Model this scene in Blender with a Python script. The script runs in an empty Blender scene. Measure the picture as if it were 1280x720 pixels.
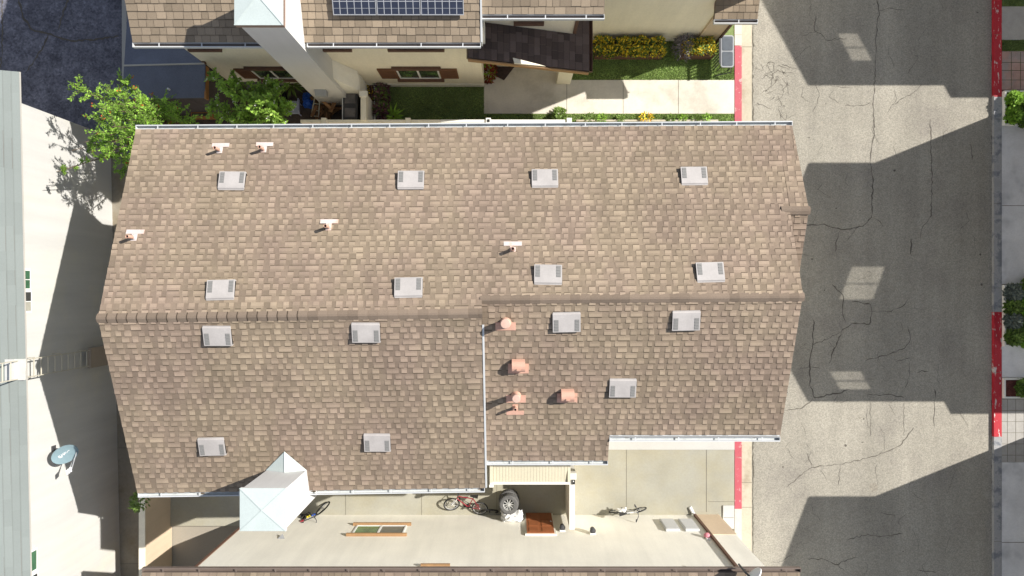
import bpy, math, random
from mathutils import Vector, Matrix
R = math.radians
random.seed(7)
SC = bpy.context.scene
COL = SC.collection

# ------------------------------------------------------------------ camera, sky, sun, exposure
H = 25.0            # camera height above the yards
F = 865.0           # focal length in photograph pixels (1280 wide)
cam = bpy.data.objects.new('camera', bpy.data.cameras.new('camera'))
cam.location = (0, 0, H)
cam.data.sensor_width = 36.0
cam.data.lens = 36.0 * F / 1280.0
cam.data.clip_end = 1500
COL.objects.link(cam)
SC.camera = cam
SUN = Vector((4.0, 1.61, 3.62)).normalized()          # towards the sun
W = bpy.data.worlds.new('World'); SC.world = W; W.use_nodes = True
sky = W.node_tree.nodes.new('ShaderNodeTexSky')
sky.sky_type = 'NISHITA'; sky.sun_disc = False; sky.dust_density = .3; sky.ozone_density = 1.0; sky.air_density = 1.0
sky.sun_elevation = math.asin(SUN.z)
sky.sun_rotation = math.atan2(SUN.x, SUN.y)
bg = W.node_tree.nodes['Background']
bg.inputs['Strength'].default_value = 0.086
hsv = W.node_tree.nodes.new('ShaderNodeHueSaturation'); hsv.inputs['Saturation'].default_value = .56
W.node_tree.links.new(sky.outputs[0], hsv.inputs['Color'])
W.node_tree.links.new(hsv.outputs[0], bg.inputs[0])
sl = bpy.data.lights.new('sun', 'SUN'); sl.energy = 4.0; sl.angle = R(0.5); sl.color = (1.0, 0.955, 0.89)
so = bpy.data.objects.new('sun', sl); so.rotation_euler = (-SUN).to_track_quat('-Z', 'Y').to_euler()
so.location = SUN * 60
COL.objects.link(so)
SC.view_settings.view_transform = 'Standard'
SC.view_settings.look = 'None'
SC.view_settings.exposure = 0.93
SC.view_settings.gamma = 1
SC.cycles.max_bounces = 8; SC.cycles.diffuse_bounces = 6

# ------------------------------------------------------------------ helpers
def P(px, py, z=0.0):
    d = (H - z) / F
    return Vector(((px - 640) * d, (360 - py) * d, z))
def S(v):                                   # sRGB 0..255 display -> linear
    v /= 255.0
    return v / 12.92 if v <= .04045 else ((v + .055) / 1.055) ** 2.4
MATS = {}
def mat(name, col, var=.08, scale=.7, fv=.06, fscale=30, bump=0.0, bscale=60, rough=.85, spec=.3, metal=0.0,
        attr=False, col2=None, mscale=2.0, mlo=.45, mhi=.6, trans=0.0, transp=None, stretch=None, speck=None, streak=None):
    m = bpy.data.materials.new(name); m.use_nodes = True
    nt = m.node_tree; N = nt.nodes; L = nt.links
    b = N['Principled BSDF']
    geo = N.new('ShaderNodeNewGeometry')
    pos = geo.outputs['Position']
    if stretch:
        mp = N.new('ShaderNodeMapping'); mp.inputs['Scale'].default_value = stretch
        L.new(pos, mp.inputs['Vector']); pos = mp.outputs[0]
    def noise(s, det=4.0, rgh=.6):
        n = N.new('ShaderNodeTexNoise'); n.inputs['Scale'].default_value = s
        n.inputs['Detail'].default_value = det; n.inputs['Roughness'].default_value = rgh
        L.new(pos, n.inputs['Vector']); return n.outputs['Fac']
    def rng(x, a, bb, lo=.3, hi=.7):
        r = N.new('ShaderNodeMapRange'); r.inputs['From Min'].default_value = lo; r.inputs['From Max'].default_value = hi
        r.inputs['To Min'].default_value = a; r.inputs['To Max'].default_value = bb
        L.new(x, r.inputs['Value']); return r.outputs[0]
    def mul(a, c):
        q = N.new('ShaderNodeMath'); q.operation = 'MULTIPLY'; L.new(a, q.inputs[0])
        if isinstance(c, (int, float)): q.inputs[1].default_value = c
        else: L.new(c, q.inputs[1])
        return q.outputs[0]
    f = rng(noise(scale), 1 - var, 1 + var)
    f = mul(f, rng(noise(fscale, 3, .7), 1 - fv, 1 + fv))
    if speck:                               # (scale, low, high): stone grain
        v = N.new('ShaderNodeTexVoronoi'); v.inputs['Scale'].default_value = speck[0]
        L.new(pos, v.inputs['Vector'])
        sx = N.new('ShaderNodeSeparateColor'); L.new(v.outputs['Color'], sx.inputs[0])
        f = mul(f, rng(sx.outputs[0], speck[1], speck[2], 0, 1))
    if streak:                              # (scale xyz, low, high): drips, wheel lanes, run-off
        mp = N.new('ShaderNodeMapping'); mp.inputs['Scale'].default_value = streak[0]
        L.new(geo.outputs['Position'], mp.inputs['Vector'])
        n = N.new('ShaderNodeTexNoise'); n.inputs['Scale'].default_value = 1.0; n.inputs['Detail'].default_value = 5; n.inputs['Roughness'].default_value = .6
        L.new(mp.outputs[0], n.inputs['Vector']); f = mul(f, rng(n.outputs['Fac'], streak[1], streak[2]))
    if attr:
        a = N.new('ShaderNodeAttribute'); a.attribute_name = 'tone'
        f = mul(f, a.outputs['Fac'])
    base = N.new('ShaderNodeRGB'); base.outputs[0].default_value = (*col, 1)
    csrc = base.outputs[0]
    if col2:
        mx = N.new('ShaderNodeMix'); mx.data_type = 'RGBA'
        L.new(rng(noise(mscale, 5, .65), 0, 1, mlo, mhi), mx.inputs[0])
        mx.inputs[6].default_value = (*col, 1); mx.inputs[7].default_value = (*col2, 1)
        csrc = mx.outputs[2]
    vm = N.new('ShaderNodeVectorMath'); vm.operation = 'SCALE'
    L.new(csrc, vm.inputs[0]); L.new(f, vm.inputs['Scale'])
    L.new(vm.outputs[0], b.inputs['Base Color'])
    b.inputs['Roughness'].default_value = rough
    b.inputs['Specular IOR Level'].default_value = spec
    b.inputs['Metallic'].default_value = metal
    if bump:
        bp = N.new('ShaderNodeBump'); bp.inputs['Strength'].default_value = bump; bp.inputs['Distance'].default_value = .02
        L.new(noise(bscale, 4, .7), bp.inputs['Height']); L.new(bp.outputs[0], b.inputs['Normal'])
    out = N['Material Output']
    if trans:
        t = N.new('ShaderNodeBsdfTranslucent'); L.new(vm.outputs[0], t.inputs[0])
        ms = N.new('ShaderNodeMixShader'); ms.inputs[0].default_value = trans
        L.new(b.outputs[0], ms.inputs[1]); L.new(t.outputs[0], ms.inputs[2]); L.new(ms.outputs[0], out.inputs[0])
    if transp:
        t = N.new('ShaderNodeBsdfTransparent'); t.inputs[0].default_value = (transp[1],) * 3 + (1,)
        ms = N.new('ShaderNodeMixShader'); ms.inputs[0].default_value = transp[0]
        L.new(b.outputs[0], ms.inputs[1]); L.new(t.outputs[0], ms.inputs[2]); L.new(ms.outputs[0], out.inputs[0])
    MATS[name] = m
    return m

class MB:
    def __init__(s): s.v = []; s.f = []; s.m = []; s.t = []
    def face(s, pts, mi=0, tone=1.0):
        i = len(s.v); s.v += [Vector(p) for p in pts]; s.f.append(list(range(i, i + len(pts)))); s.m.append(mi); s.t.append(tone)
    def hexa(s, c, mi=0, tone=1.0, skip=()):
        # c: 8 corners, bottom 0-3 ccw, top 4-7
        i = len(s.v); s.v += [Vector(p) for p in c]
        for k, q in enumerate(((3, 2, 1, 0), (4, 5, 6, 7), (0, 1, 5, 4), (1, 2, 6, 5), (2, 3, 7, 6), (3, 0, 4, 7))):
            if k in skip: continue
            s.f.append([i + j for j in q]); s.m.append(mi); s.t.append(tone)
    def box(s, x0, x1, y0, y1, z0, z1, mi=0, tone=1.0):
        if x0 > x1: x0, x1 = x1, x0
        if y0 > y1: y0, y1 = y1, y0
        s.hexa([(x0, y0, z0), (x1, y0, z0), (x1, y1, z0), (x0, y1, z0), (x0, y0, z1), (x1, y0, z1), (x1, y1, z1), (x0, y1, z1)], mi, tone)
    def obox(s, c, u, v, n, a, b, h, mi=0, tone=1.0, h0=0.0):
        # centre of the base, half sizes a, b along u, v, from h0 to h along n
        c = Vector(c)
        q = [c - u * a - v * b, c + u * a - v * b, c + u * a + v * b, c - u * a + v * b]
        s.hexa([p + n * h0 for p in q] + [p + n * h for p in q], mi, tone)
    def prism(s, poly, z0, z1, mi=0):
        n = len(poly); i = len(s.v)
        s.v += [Vector((p[0], p[1], z0)) for p in poly] + [Vector((p[0], p[1], z1)) for p in poly]
        s.f.append(list(range(i + n - 1, i - 1, -1))); s.f.append(list(range(i + n, i + 2 * n))); s.m += [mi, mi]; s.t += [1, 1]
        for k in range(n):
            s.f.append([i + k, i + (k + 1) % n, i + n + (k + 1) % n, i + n + k]); s.m.append(mi); s.t.append(1)
    def xprism(s, yz, x0, x1, mi=0):
        n = len(yz); i = len(s.v)
        s.v += [Vector((x0, p[0], p[1])) for p in yz] + [Vector((x1, p[0], p[1])) for p in yz]
        s.f.append(list(range(i, i + n))); s.f.append(list(range(i + 2 * n - 1, i + n - 1, -1))); s.m += [mi, mi]; s.t += [1, 1]
        for k in range(n):
            s.f.append([i + (k + 1) % n, i + k, i + n + k, i + n + (k + 1) % n]); s.m.append(mi); s.t.append(1)
    def tube(s, pts, r, n=8, mi=0, cap=True, closed=False, tone=1.0):
        pts = [Vector(p) for p in pts]; m = len(pts)
        rs = r if isinstance(r, (list, tuple)) else [r] * m
        i0 = len(s.v); prev = None
        for k in range(m):
            if closed: d = pts[(k + 1) % m] - pts[k - 1]
            else: d = pts[min(k + 1, m - 1)] - pts[max(k - 1, 0)]
            d.normalize()
            if prev is None: a = d.orthogonal().normalized()
            else:
                a = prev - d * prev.dot(d)
                a = a.normalized() if a.length > 1e-6 else d.orthogonal().normalized()
            prev = a; b = d.cross(a)
            for j in range(n):
                t = 2 * math.pi * j / n
                s.v.append(pts[k] + (a * math.cos(t) + b * math.sin(t)) * rs[k])
        for k in range(m if closed else m - 1):
            for j in range(n):
                k2 = (k + 1) % m
                s.f.append([i0 + k * n + j, i0 + k * n + (j + 1) % n, i0 + k2 * n + (j + 1) % n, i0 + k2 * n + j]); s.m.append(mi); s.t.append(tone)
        if cap and not closed:
            s.f.append([i0 + j for j in range(n - 1, -1, -1)]); s.f.append([i0 + (m - 1) * n + j for j in range(n)]); s.m += [mi, mi]; s.t += [tone, tone]
    def lathe(s, prof, c, n=20, mi=0, M=None):
        # profile of (r, z) turned round the z axis at c (or by matrix M)
        i0 = len(s.v); c = Vector(c)
        for r, z in prof:
            for j in range(n):
                t = 2 * math.pi * j / n
                p = Vector((r * math.cos(t), r * math.sin(t), z))
                s.v.append((M @ p if M else p) + c)
        for k in range(len(prof) - 1):
            for j in range(n):
                s.f.append([i0 + k * n + j, i0 + k * n + (j + 1) % n, i0 + (k + 1) * n + (j + 1) % n, i0 + (k + 1) * n + j]); s.m.append(mi); s.t.append(1)
    def xf(s, M):
        s.v = [M @ p for p in s.v]; return s
    def build(s, name, mats, parent=None, smooth=False, bevel=0.0, world=True):
        me = bpy.data.meshes.new(name)
        o0 = ORG.get(parent.name, Vector()) if (parent and world) else Vector()
        me.from_pydata([tuple(p - o0) for p in s.v], [], s.f)
        if not isinstance(mats, (list, tuple)): mats = [mats]
        for q in mats: me.materials.append(q)
        me.polygons.foreach_set('material_index', s.m)
        at = me.attributes.new('tone', 'FLOAT', 'FACE'); at.data.foreach_set('value', s.t)
        if smooth: me.polygons.foreach_set('use_smooth', [True] * len(s.f))
        me.update()
        o = bpy.data.objects.new(name, me); COL.objects.link(o)
        if parent: o.parent = parent; ORG[o.name] = o0
        if bevel:
            w = o.modifiers.new('bevel', 'BEVEL'); w.width = bevel; w.segments = 2; w.limit_method = 'ANGLE'
        return o
ORG = {}
def thing(name, label, cat, loc=(0, 0, 0), group=None, rot=None):
    o = bpy.data.objects.new(name, None); COL.objects.link(o); o.location = loc
    o.empty_display_size = .2
    o['label'] = label; o['category'] = cat
    if group: o['group'] = group
    if rot is not None: o.rotation_euler = rot
    ORG[o.name] = Vector(loc)
    return o
def tag(o, label, cat, group=None):
    o['label'] = label; o['category'] = cat
    if group: o['group'] = group
    return o
def struct(o, kind='structure'):
    o['kind'] = kind; return o
def dup(root, M, label, group=None):
    r = root.copy(); COL.objects.link(r); r.matrix_basis = M; r['label'] = label
    if group: r['group'] = group
    for ch in list(root.children):
        c = ch.copy(); COL.objects.link(c); c.parent = r
        for g in ch.children:
            d = g.copy(); COL.objects.link(d); d.parent = c
    return r
UX, UY, UZ = Vector((1, 0, 0)), Vector((0, 1, 0)), Vector((0, 0, 1))

# ------------------------------------------------------------------ materials
cream = mat('cream_stucco', (0.798, 0.741, 0.604), streak=((2.5, 2.5, .22), .93, 1.05), var=.05, scale=.5, fv=.05, fscale=18, bump=.25, bscale=45)
creamw = mat('white_stucco', (0.774, 0.750, 0.668), streak=((2.5, 2.5, .22), .93, 1.05), var=.05, scale=.6, fv=.04, fscale=20, bump=.25, bscale=45)
white_wall = mat('bright_white_stucco', (0.526, 0.520, 0.498), streak=((2.5, 2.5, .22), .93, 1.05), var=.03, scale=.4, fv=.03, bump=.2, bscale=40, col2=(.58, .56, .49), mscale=.6, mlo=.5, mhi=.75)
chim_w = mat('chimney_stucco', (0.569, 0.558, 0.539), streak=((2.5, 2.5, .22), .93, 1.05), var=.03, scale=.8, fv=.03, bump=.2, bscale=40)
peach = mat('peach_stucco', (.58, .46, .33), streak=((2.5, 2.5, .22), .93, 1.05), var=.06, scale=.8, fv=.05, bump=.25, bscale=45)
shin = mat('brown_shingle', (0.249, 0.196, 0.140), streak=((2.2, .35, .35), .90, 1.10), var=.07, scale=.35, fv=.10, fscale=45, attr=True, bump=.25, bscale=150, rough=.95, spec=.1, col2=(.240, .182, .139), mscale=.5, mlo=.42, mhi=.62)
shin_n = mat('tan_shingle', (0.261, 0.207, 0.149), var=.07, scale=.5, fv=.10, fscale=45, attr=True, bump=.25, bscale=150, rough=.95, spec=.1)
shin_d = mat('dark_shingle', (.125, .095, .085), var=.10, scale=.6, fv=.12, fscale=40, attr=True, bump=.25, bscale=150, rough=.95, spec=.1)
shin_g = mat('pale_green_shingle', (0.215, 0.237, 0.224), var=.04, scale=.4, fv=.06, fscale=45, attr=True, bump=.15, bscale=150, rough=.95, spec=.1)
shin_under = mat('roof_deck', (.16, .125, .10), attr=False)
ridge_m = mat('ridge_shingle', (0.205, 0.158, 0.120), var=.07, scale=.5, fv=.10, fscale=45, attr=True, bump=.25, bscale=150, rough=.95, spec=.1)
gut_w = mat('white_gutter', (0.526, 0.534, 0.534), var=.04, fv=.03, rough=.45, spec=.4)
gut_dirt = mat('gutter_inside', (0.500, 0.520, 0.510), var=.15, scale=3, fv=.1, rough=.6, col2=(.33, .33, .30), mscale=2.5, mlo=.6, mhi=.7)
gut_b = mat('brown_gutter', (.16, .125, .105), var=.12, scale=2, rough=.5)
trim_b = mat('brown_trim', (.135, .075, .052), var=.12, scale=3, fv=.1, rough=.7)
trim_o = mat('tan_timber', (.33, .195, .095), var=.12, scale=4, fv=.1, rough=.7)
conc = mat('yard_concrete', (0.340, 0.329, 0.274), streak=((.7, .7, 1), .90, 1.06), var=.07, scale=.6, fv=.05, fscale=14, bump=.15, bscale=70, col2=(.345, .315, .225), mscale=.45, mlo=.42, mhi=.72)
conc_w = mat('walkway_concrete', (0.630, 0.587, 0.504), streak=((.7, .7, 1), .90, 1.06), var=.05, scale=.7, fv=.05, fscale=14, bump=.15, bscale=70, col2=(.42, .38, .31), mscale=.8, mlo=.5, mhi=.8)
conc_t = mat('apron_concrete', (0.470, 0.423, 0.325), var=.08, scale=1.0, fv=.07, fscale=12, bump=.15, bscale=60, col2=(.33, .28, .20), mscale=1.2, mlo=.5, mhi=.7)
conc_b = mat('driveway_concrete', (.64, .64, .645), streak=((.7, .7, 1), .90, 1.06), var=.10, scale=1.2, fv=.06, fscale=16, bump=.15, bscale=70, col2=(.42, .425, .435), mscale=1.0, mlo=.52, mhi=.74)
conc_strip = mat('white_concrete', (0.485, 0.475, 0.443), var=.04, scale=.8, fv=.04, bump=.1)
joint = mat('slab_joint', (.15, .135, .105), var=.2)
asph = mat('worn_asphalt', (0.314, 0.293, 0.246), streak=((.9, .07, 1), .84, 1.12), var=.08, scale=.35, fv=.11, fscale=20, bump=.3, bscale=55, rough=.95, spec=.15,
           col2=(.25, .23, .20), mscale=.55, mlo=.50, mhi=.78, speck=(34, .80, 1.17))
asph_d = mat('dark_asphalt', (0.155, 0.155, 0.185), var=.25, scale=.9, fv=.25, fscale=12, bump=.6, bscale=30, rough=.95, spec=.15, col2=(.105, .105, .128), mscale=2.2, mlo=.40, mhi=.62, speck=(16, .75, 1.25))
alley = mat('alley_concrete', (.27, .24, .19), var=.12, scale=.9, fv=.08, fscale=10, bump=.2, bscale=40, col2=(.20, .165, .115), mscale=.9, mlo=.45, mhi=.65)
crack = mat('crack_dirt', (0.105, 0.092, 0.076), var=.2)
ground_m = mat('far_ground', (.30, .27, .22), var=.15, scale=.2)
red_e = mat('red_kerb_paint', (.42, .022, .035), var=.12, scale=2, fv=.1, fscale=10, rough=.6, col2=(.55, .50, .47), mscale=3.2, mlo=.585, mhi=.61, stretch=(3, .8, 1))
red_w = mat('faded_red_kerb_paint', (0.442, 0.089, 0.111), var=.08, scale=2, fv=.06, rough=.6, col2=(.58, .36, .34), mscale=5, mlo=.58, mhi=.66)
kerb_m = mat('kerb_concrete', (.33, .33, .33), var=.12, scale=2, fv=.08, bump=.2, col2=(.17, .18, .20), mscale=2.0, mlo=.5, mhi=.6)
kerb_t = mat('tan_kerb_concrete', (.56, .52, .44), var=.08, scale=2, fv=.06, bump=.2)
tile_t = mat('terracotta_paving', (.36, .235, .20), var=.15, scale=3, fv=.1, bump=.2, col2=(.30, .25, .23), mscale=2)
paver = mat('grey_paving', (.36, .345, .32), var=.10, scale=3, fv=.08, bump=.2)
soil = mat('dark_soil', (.075, .058, .05), var=.3, scale=3, fv=.3, fscale=25, bump=.8, bscale=25)
mulch = mat('red_mulch', (.12, .035, .028), var=.3, scale=8, fv=.4, fscale=40, bump=.8, bscale=40)
grass_b = mat('lawn_soil', (.17, .22, .08), var=.25, scale=2, fv=.4, fscale=40, bump=.6, bscale=60)
grass_m = mat('grass_blade', (.24, .33, .10), var=.30, scale=1.2, fv=.2, attr=True, trans=.25, rough=.6)
leaf1 = mat('tree_leaf', (.26, .44, .06), var=.2, scale=1.5, attr=True, trans=.35, rough=.5)
leaf2 = mat('citrus_leaf', (.27, .44, .07), var=.2, scale=1.5, attr=True, trans=.3, rough=.4)
leaf3 = mat('planter_leaf', (.15, .23, .05), var=.25, scale=2, attr=True, trans=.25, rough=.5)
leaf_y = mat('yellow_leaf', (0.780, 0.600, 0.050), var=.2, scale=3, attr=True, trans=.3, rough=.5)
leaf_p = mat('purple_leaf', (.17, .09, .10), var=.3, scale=3, attr=True, trans=.2, rough=.5)
leaf_r = mat('rust_leaf', (.22, .045, .025), var=.3, scale=3, attr=True, trans=.2, rough=.5)
leaf_k = mat('grey_leaf', (.22, .20, .21), var=.3, scale=6, attr=True, trans=.1, rough=.7)
petal_w = mat('white_petal', (.75, .73, .70), attr=True, trans=.2)
petal_o = mat('orange_petal', (.60, .12, .03), attr=True, trans=.2)
bark = mat('bark', (.13, .095, .065), var=.2, scale=8, bump=.6, bscale=30)
vent_m = mat('vent_metal', (0.400, 0.372, 0.352), streak=((1.3, 1.3, 1.3), .86, 1.08), var=.05, scale=3, fv=.05, fscale=25, rough=.55, spec=.4)
vent_l = mat('vent_louvre', (.20, .195, .185), var=.08, scale=30, fv=.12, rough=.6, stretch=(1, 6, 1))
terra_l = mat('pale_terracotta_paint', (.52, .35, .28), var=.06, scale=6, rough=.6)
terra = mat('terracotta_paint', (.56, .33, .245), var=.06, scale=6, rough=.6)
flash_w = mat('flashing_paint', (.56, .49, .46), var=.08, scale=5, rough=.5, col2=(.62, .42, .34), mscale=3, mlo=.5, mhi=.62)
black = mat('black_rubber', (.02, .02, .02), var=.2, rough=.6)
hole_m = mat('dark_opening', (.012, .011, .011), var=.1)
metal_c = mat('pale_blue_flashing', (0.480, 0.535, 0.515), var=.04, scale=2, rough=.42, spec=.5)
brown_p = mat('brown_metal', (.22, .15, .12), var=.1, rough=.5)
alu = mat('aluminium', (.62, .62, .62), var=.05, rough=.35, metal=.6)
pv = mat('solar_cell', (.028, .034, .055), var=.15, scale=5, rough=.15, spec=.6)
glass_d = mat('window_glass', (.035, .045, .035), var=.3, scale=2, rough=.06, spec=.9, col2=(.10, .17, .06), mscale=1.1, mlo=.5, mhi=.56)
glass_k = mat('dark_window_glass', (.05, .05, .048), var=.2, scale=2, rough=.06, spec=.9)
frame_w = mat('white_frame', (.72, .72, .70), var=.03, rough=.5)
shut = mat('brown_shutter', (.17, .085, .048), var=.15, scale=3, fv=.15, fscale=30, rough=.6, stretch=(1, 1, 6))
door_m = mat('red_door', (.33, .115, .045), var=.10, scale=3, fv=.08, rough=.45, stretch=(4, 1, 1))
shed_m = mat('shade_blue_felt', (.14, .155, .205), var=.10, scale=1.2, fv=.12, fscale=30, bump=.2, bscale=90, rough=.9)  # blue of sky-lit shade put into the base colour
shed_w = mat('shed_boards', (.10, .085, .085), var=.2, scale=2, fv=.15, fscale=20, stretch=(6, 1, 1))
wood_o = mat('orange_timber', (.36, .17, .06), var=.2, scale=3, rough=.7)
pale_cap = mat('pale_capping', (.42, .40, .36), var=.1, rough=.6)
dish_m = mat('dish_blue_grey', (.20, .285, .315), var=.06, scale=4, rough=.4, spec=.5)
white_p = mat('white_plastic', (.74, .74, .73), var=.04, rough=.45)
grey_p = mat('grey_plastic', (.30, .31, .32), var=.06, rough=.5)
dgrey = mat('dark_grey_metal', (.055, .055, .058), var=.15, rough=.5)
table_m = mat('frosted_table_glass', (.10, .112, .125), var=.12, scale=5, fv=.06, rough=.25, spec=.6)
blue_t = mat('blue_tarp', (.02, .09, .42), var=.2, scale=5, rough=.5)
lav = mat('lavender_plastic', (.36, .38, .50), var=.08, rough=.5)
logs = mat('firewood', (.30, .16, .075), var=.25, scale=5, fv=.2, attr=True)
red_f = mat('red_paint', (.24, .016, .03), var=.1, rough=.3, spec=.5)
yell = mat('yellow_paint', (.65, .55, .05), rough=.4)
bluep = mat('blue_paint', (.05, .13, .55), rough=.4)
beam_w = mat('white_beam', (.74, .725, .67), var=.03, rough=.6)
awn = mat('cream_metal', (.57, .53, .41), var=.04, rough=.5)
rimm = mat('alloy_rim', (.60, .60, .58), var=.05, rough=.3, metal=.5)
ladder_m = mat('cream_steel', (0.460, 0.430, 0.350), var=.06, rough=.5)
guard_m = mat('tan_steel', (.33, .275, .22), var=.08, rough=.6)
pinkp = mat('pink_plastic', (.62, .22, .26), rough=.5)
wicker = mat('dark_mat', (.06, .04, .035), var=.3, scale=20, bump=.6, bscale=60)
glass_t = mat('added_pane', (.05, .06, .05), rough=.05, spec=.5, transp=(.80, .80))  # pane of the added openings over the road

# ------------------------------------------------------------------ the ground
mb = MB(); mb.face([(-400, -400, -.16), (400, -400, -.16), (400, 400, -.16), (-400, 400, -.16)]); struct(mb.build('ground', ground_m))
def sheet(name, m, x0, x1, y0, y1, z, thick=.10, kind='structure'):
    b = MB(); b.box(x0, x1, y0, y1, z - thick, z); return struct(b.build(name, m), kind)
XR0, XR1 = 8.70, 17.40
# road with its cracks
mb = MB(); mb.face([(XR0, -70, -.1), (XR1, -70, -.1), (XR1, 70, -.1), (XR0, 70, -.1)])
rc = random.Random(3)
def crack_line(b, pts, w=.026, z=-.096, mi=1, off=Vector((0, 0, 0))):
    q = [P(x, y, -.1) + off for x, y in pts]
    out = [q[0]]
    for a, c in zip(q, q[1:]):
        n = max(2, int((c - a).length / .10))
        nn = Vector((-(c - a).y, (c - a).x, 0)).normalized()
        for k in range(1, n + 1):
            out.append(a.lerp(c, k / n) + nn * (rc.uniform(-.03, .03) if k < n else 0))
    prev = None
    for k, p in enumerate(out):
        d = (out[min(k + 1, len(out) - 1)] - out[max(k - 1, 0)]).normalized()
        nn = Vector((-d.y, d.x, 0)); ww = w * rc.uniform(.25, 1.0) * (.35 if k in (0, len(out) - 1) else 1)
        e = (p + nn * ww / 2, p - nn * ww / 2)
        if prev:
            b.face([Vector((v.x, v.y, z)) for v in (prev[0], prev[1], e[1], e[0])], mi)
        prev = e
C = [([(1096, -40), (1096, 0), (1099, 15), (1095, 45), (1094, 95), (1091, 130), (1093, 165), (1090, 180), (1088, 200), (1091, 230), (1090, 262), (1089, 272), (1078, 283), (1052, 287), (1045, 285), (1030, 280), (1005, 283)], .05),
     ([(1050, 288), (1046, 300), (1044, 315)], .04), ([(1089, 272), (1100, 277), (1105, 284)], .03),
     ([(1099, 13), (1110, 10), (1130, 12)], .03), ([(1020, 16), (1018, 38), (1026, 42), (1032, 50), (1058, 48)], .03), ([(1010, -10), (1014, 6), (1011, 20)], .02),
     ([(1163, 150), (1163, 180), (1165, 235), (1164, 270), (1153, 284), (1150, 300)], .04), ([(1139, 298), (1139, 320)], .06), ([(1213, 180), (1215, 200)], .05),
     ([(1040, 356), (1054, 370), (1053, 390), (1057, 402)], .045), ([(1065, 377), (1088, 380), (1090, 390), (1087, 405), (1065, 404), (1053, 412), (1048, 425), (1041, 440), (1036, 455)], .05),
     ([(1090, 389), (1110, 390), (1128, 383), (1135, 374)], .03), ([(1017, 400), (1016, 430), (1012, 450), (1012, 480), (1018, 497), (1045, 492), (1062, 487)], .055),
     ([(1016, 431), (1038, 422), (1050, 415)], .03), ([(998, 462), (1012, 458), (1024, 460)], .035), ([(1134, 407), (1138, 424), (1131, 435), (1110, 443), (1082, 451)], .04),
     ([(1120, 452), (1138, 447)], .04), ([(1084, 494), (1110, 493), (1130, 497)], .04), ([(1146, 466), (1152, 463), (1160, 464)], .05), ([(1168, 486), (1169, 497)], .05), ([(1138, 450), (1135, 478), (1130, 487)], .03),
     ([(1142, 534), (1138, 540), (1125, 557), (1105, 566), (1082, 573), (1050, 580), (1015, 584), (1005, 590), (984, 609)], .04), ([(1015, 583), (1008, 566)], .025), ([(1050, 581), (1048, 606)], .03),
     ([(980, 513), (1000, 511), (1012, 503), (1016, 498)], .04), ([(1088, 503), (1088, 545)], .022), ([(1130, 503), (1130, 545)], .022), ([(1168, 500), (1168, 534)], .03),
     ([(1008, 698), (1030, 699), (1045, 706), (1060, 699), (1072, 697)], .04), ([(1056, 675), (1085, 668), (1100, 671), (1128, 667)], .035), ([(960, 702), (976, 702), (990, 693)], .025),
     ([(1045, 704), (1056, 714)], .03), ([(1100, 640), (1120, 645)], .03), ([(1146, 712), (1170, 716)], .03),
     ([(1020, 105), (1024, 120), (1016, 142)], .025), ([(1056, 132), (1075, 132), (1090, 129)], .03), ([(1152, 105), (1140, 117), (1115, 131)], .03), ([(1040, 108), (1065, 110)], .02)]
for k in range(34):                                      # fine alligator cracking beside the gutter
    x, y = 950 + rc.random() * 38, 76 + rc.random() * 66
    C.append(([(x, y), (x + rc.uniform(-9, 9), y + rc.uniform(-6, 9)), (x + rc.uniform(-14, 14), y + rc.uniform(-4, 15))], .02))
for k in range(46):                                      # hairlines anywhere
    x, y = 985 + rc.random() * 235, -30 + rc.random() * 780
    C.append(([(x, y), (x + rc.uniform(-10, 10), y + rc.uniform(4, 16)), (x + rc.uniform(-16, 16), y + rc.uniform(10, 34))], .016))
for pts, w in C: crack_line(mb, pts, w)
def blot(b, px, py, rx, ry, mi, z=-.0975, n=22):
    c = P(px, py, -.1); pts = []
    for k in range(n):
        t = 2 * math.pi * k / n; q = rc.uniform(.8, 1.12)
        pts.append((c.x + rx * q * math.cos(t), c.y + ry * q * math.sin(t), z))
    b.face(pts, mi)
dark_patch = mat('asphalt_patch', (.27, .245, .20), var=.12, scale=1.5, fv=.16, fscale=20, bump=.4, bscale=50, speck=(32, .7, 1.2))
blot(mb, 1092, 609, .16, .16, 2)
for k in range(40):                                      # little oil drips and lost stones
    blot(mb, 950 + rc.random() * 285, rc.random() * 720, rc.uniform(.015, .05), rc.uniform(.015, .05), rc.choice((1, 2)), n=9)
struct(mb.build('road', [asph, crack, dark_patch]))
# west gutter apron, kerbs
mb = MB(); mb.box(8.30, XR0 - .004, -60, 60, -.2, -.085)
for y in (57.5, 190, 330, 470, 604, 635): 
    yy = (360 - y) * .0289; mb.box(8.302, XR0 - .006, yy - .008, yy + .008, -.1, -.083, 1)
crack_line(mb, [(941.2, -60), (941.4, 60), (940.8, 110), (941.6, 150), (941, 350), (941.4, 560), (941, 640), (941.6, 720)], .035, z=-.081)
struct(mb.build('gutter_apron', [conc_t, joint]))
def yv(py, z=0.0): return (360 - py) * (H - z) / F
mb = MB()
segs = [(60, yv(57), 1), (yv(57), yv(300), 0), (yv(300), yv(500), 1), (yv(500), yv(636), 0), (yv(636), -60, 1)]
for a, b_, mi in segs: mb.box(8.04, 8.298, b_ + .003, a - .003, -.2, .012, mi)
for k in range(-12, 12): mb.box(8.042, 8.296, k * 3.05 - .006, k * 3.05 + .006, -.05, .0135, 2)
struct(mb.build('kerb', [red_w, kerb_t, joint], bevel=.004))
mb = MB()
segs = [(60, yv(121), 0), (yv(121), yv(390), 1), (yv(390), yv(546), 0), (yv(546), -60, 1)]
for a, b_, mi in segs: mb.box(XR1 + .002, 17.69, b_ + .003, a - .003, -.2, .012, mi)
for k in range(-12, 12): mb.box(17.404, 17.688, k * 3.05 - .006, k * 3.05 + .006, -.05, .0135, 2)
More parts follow.
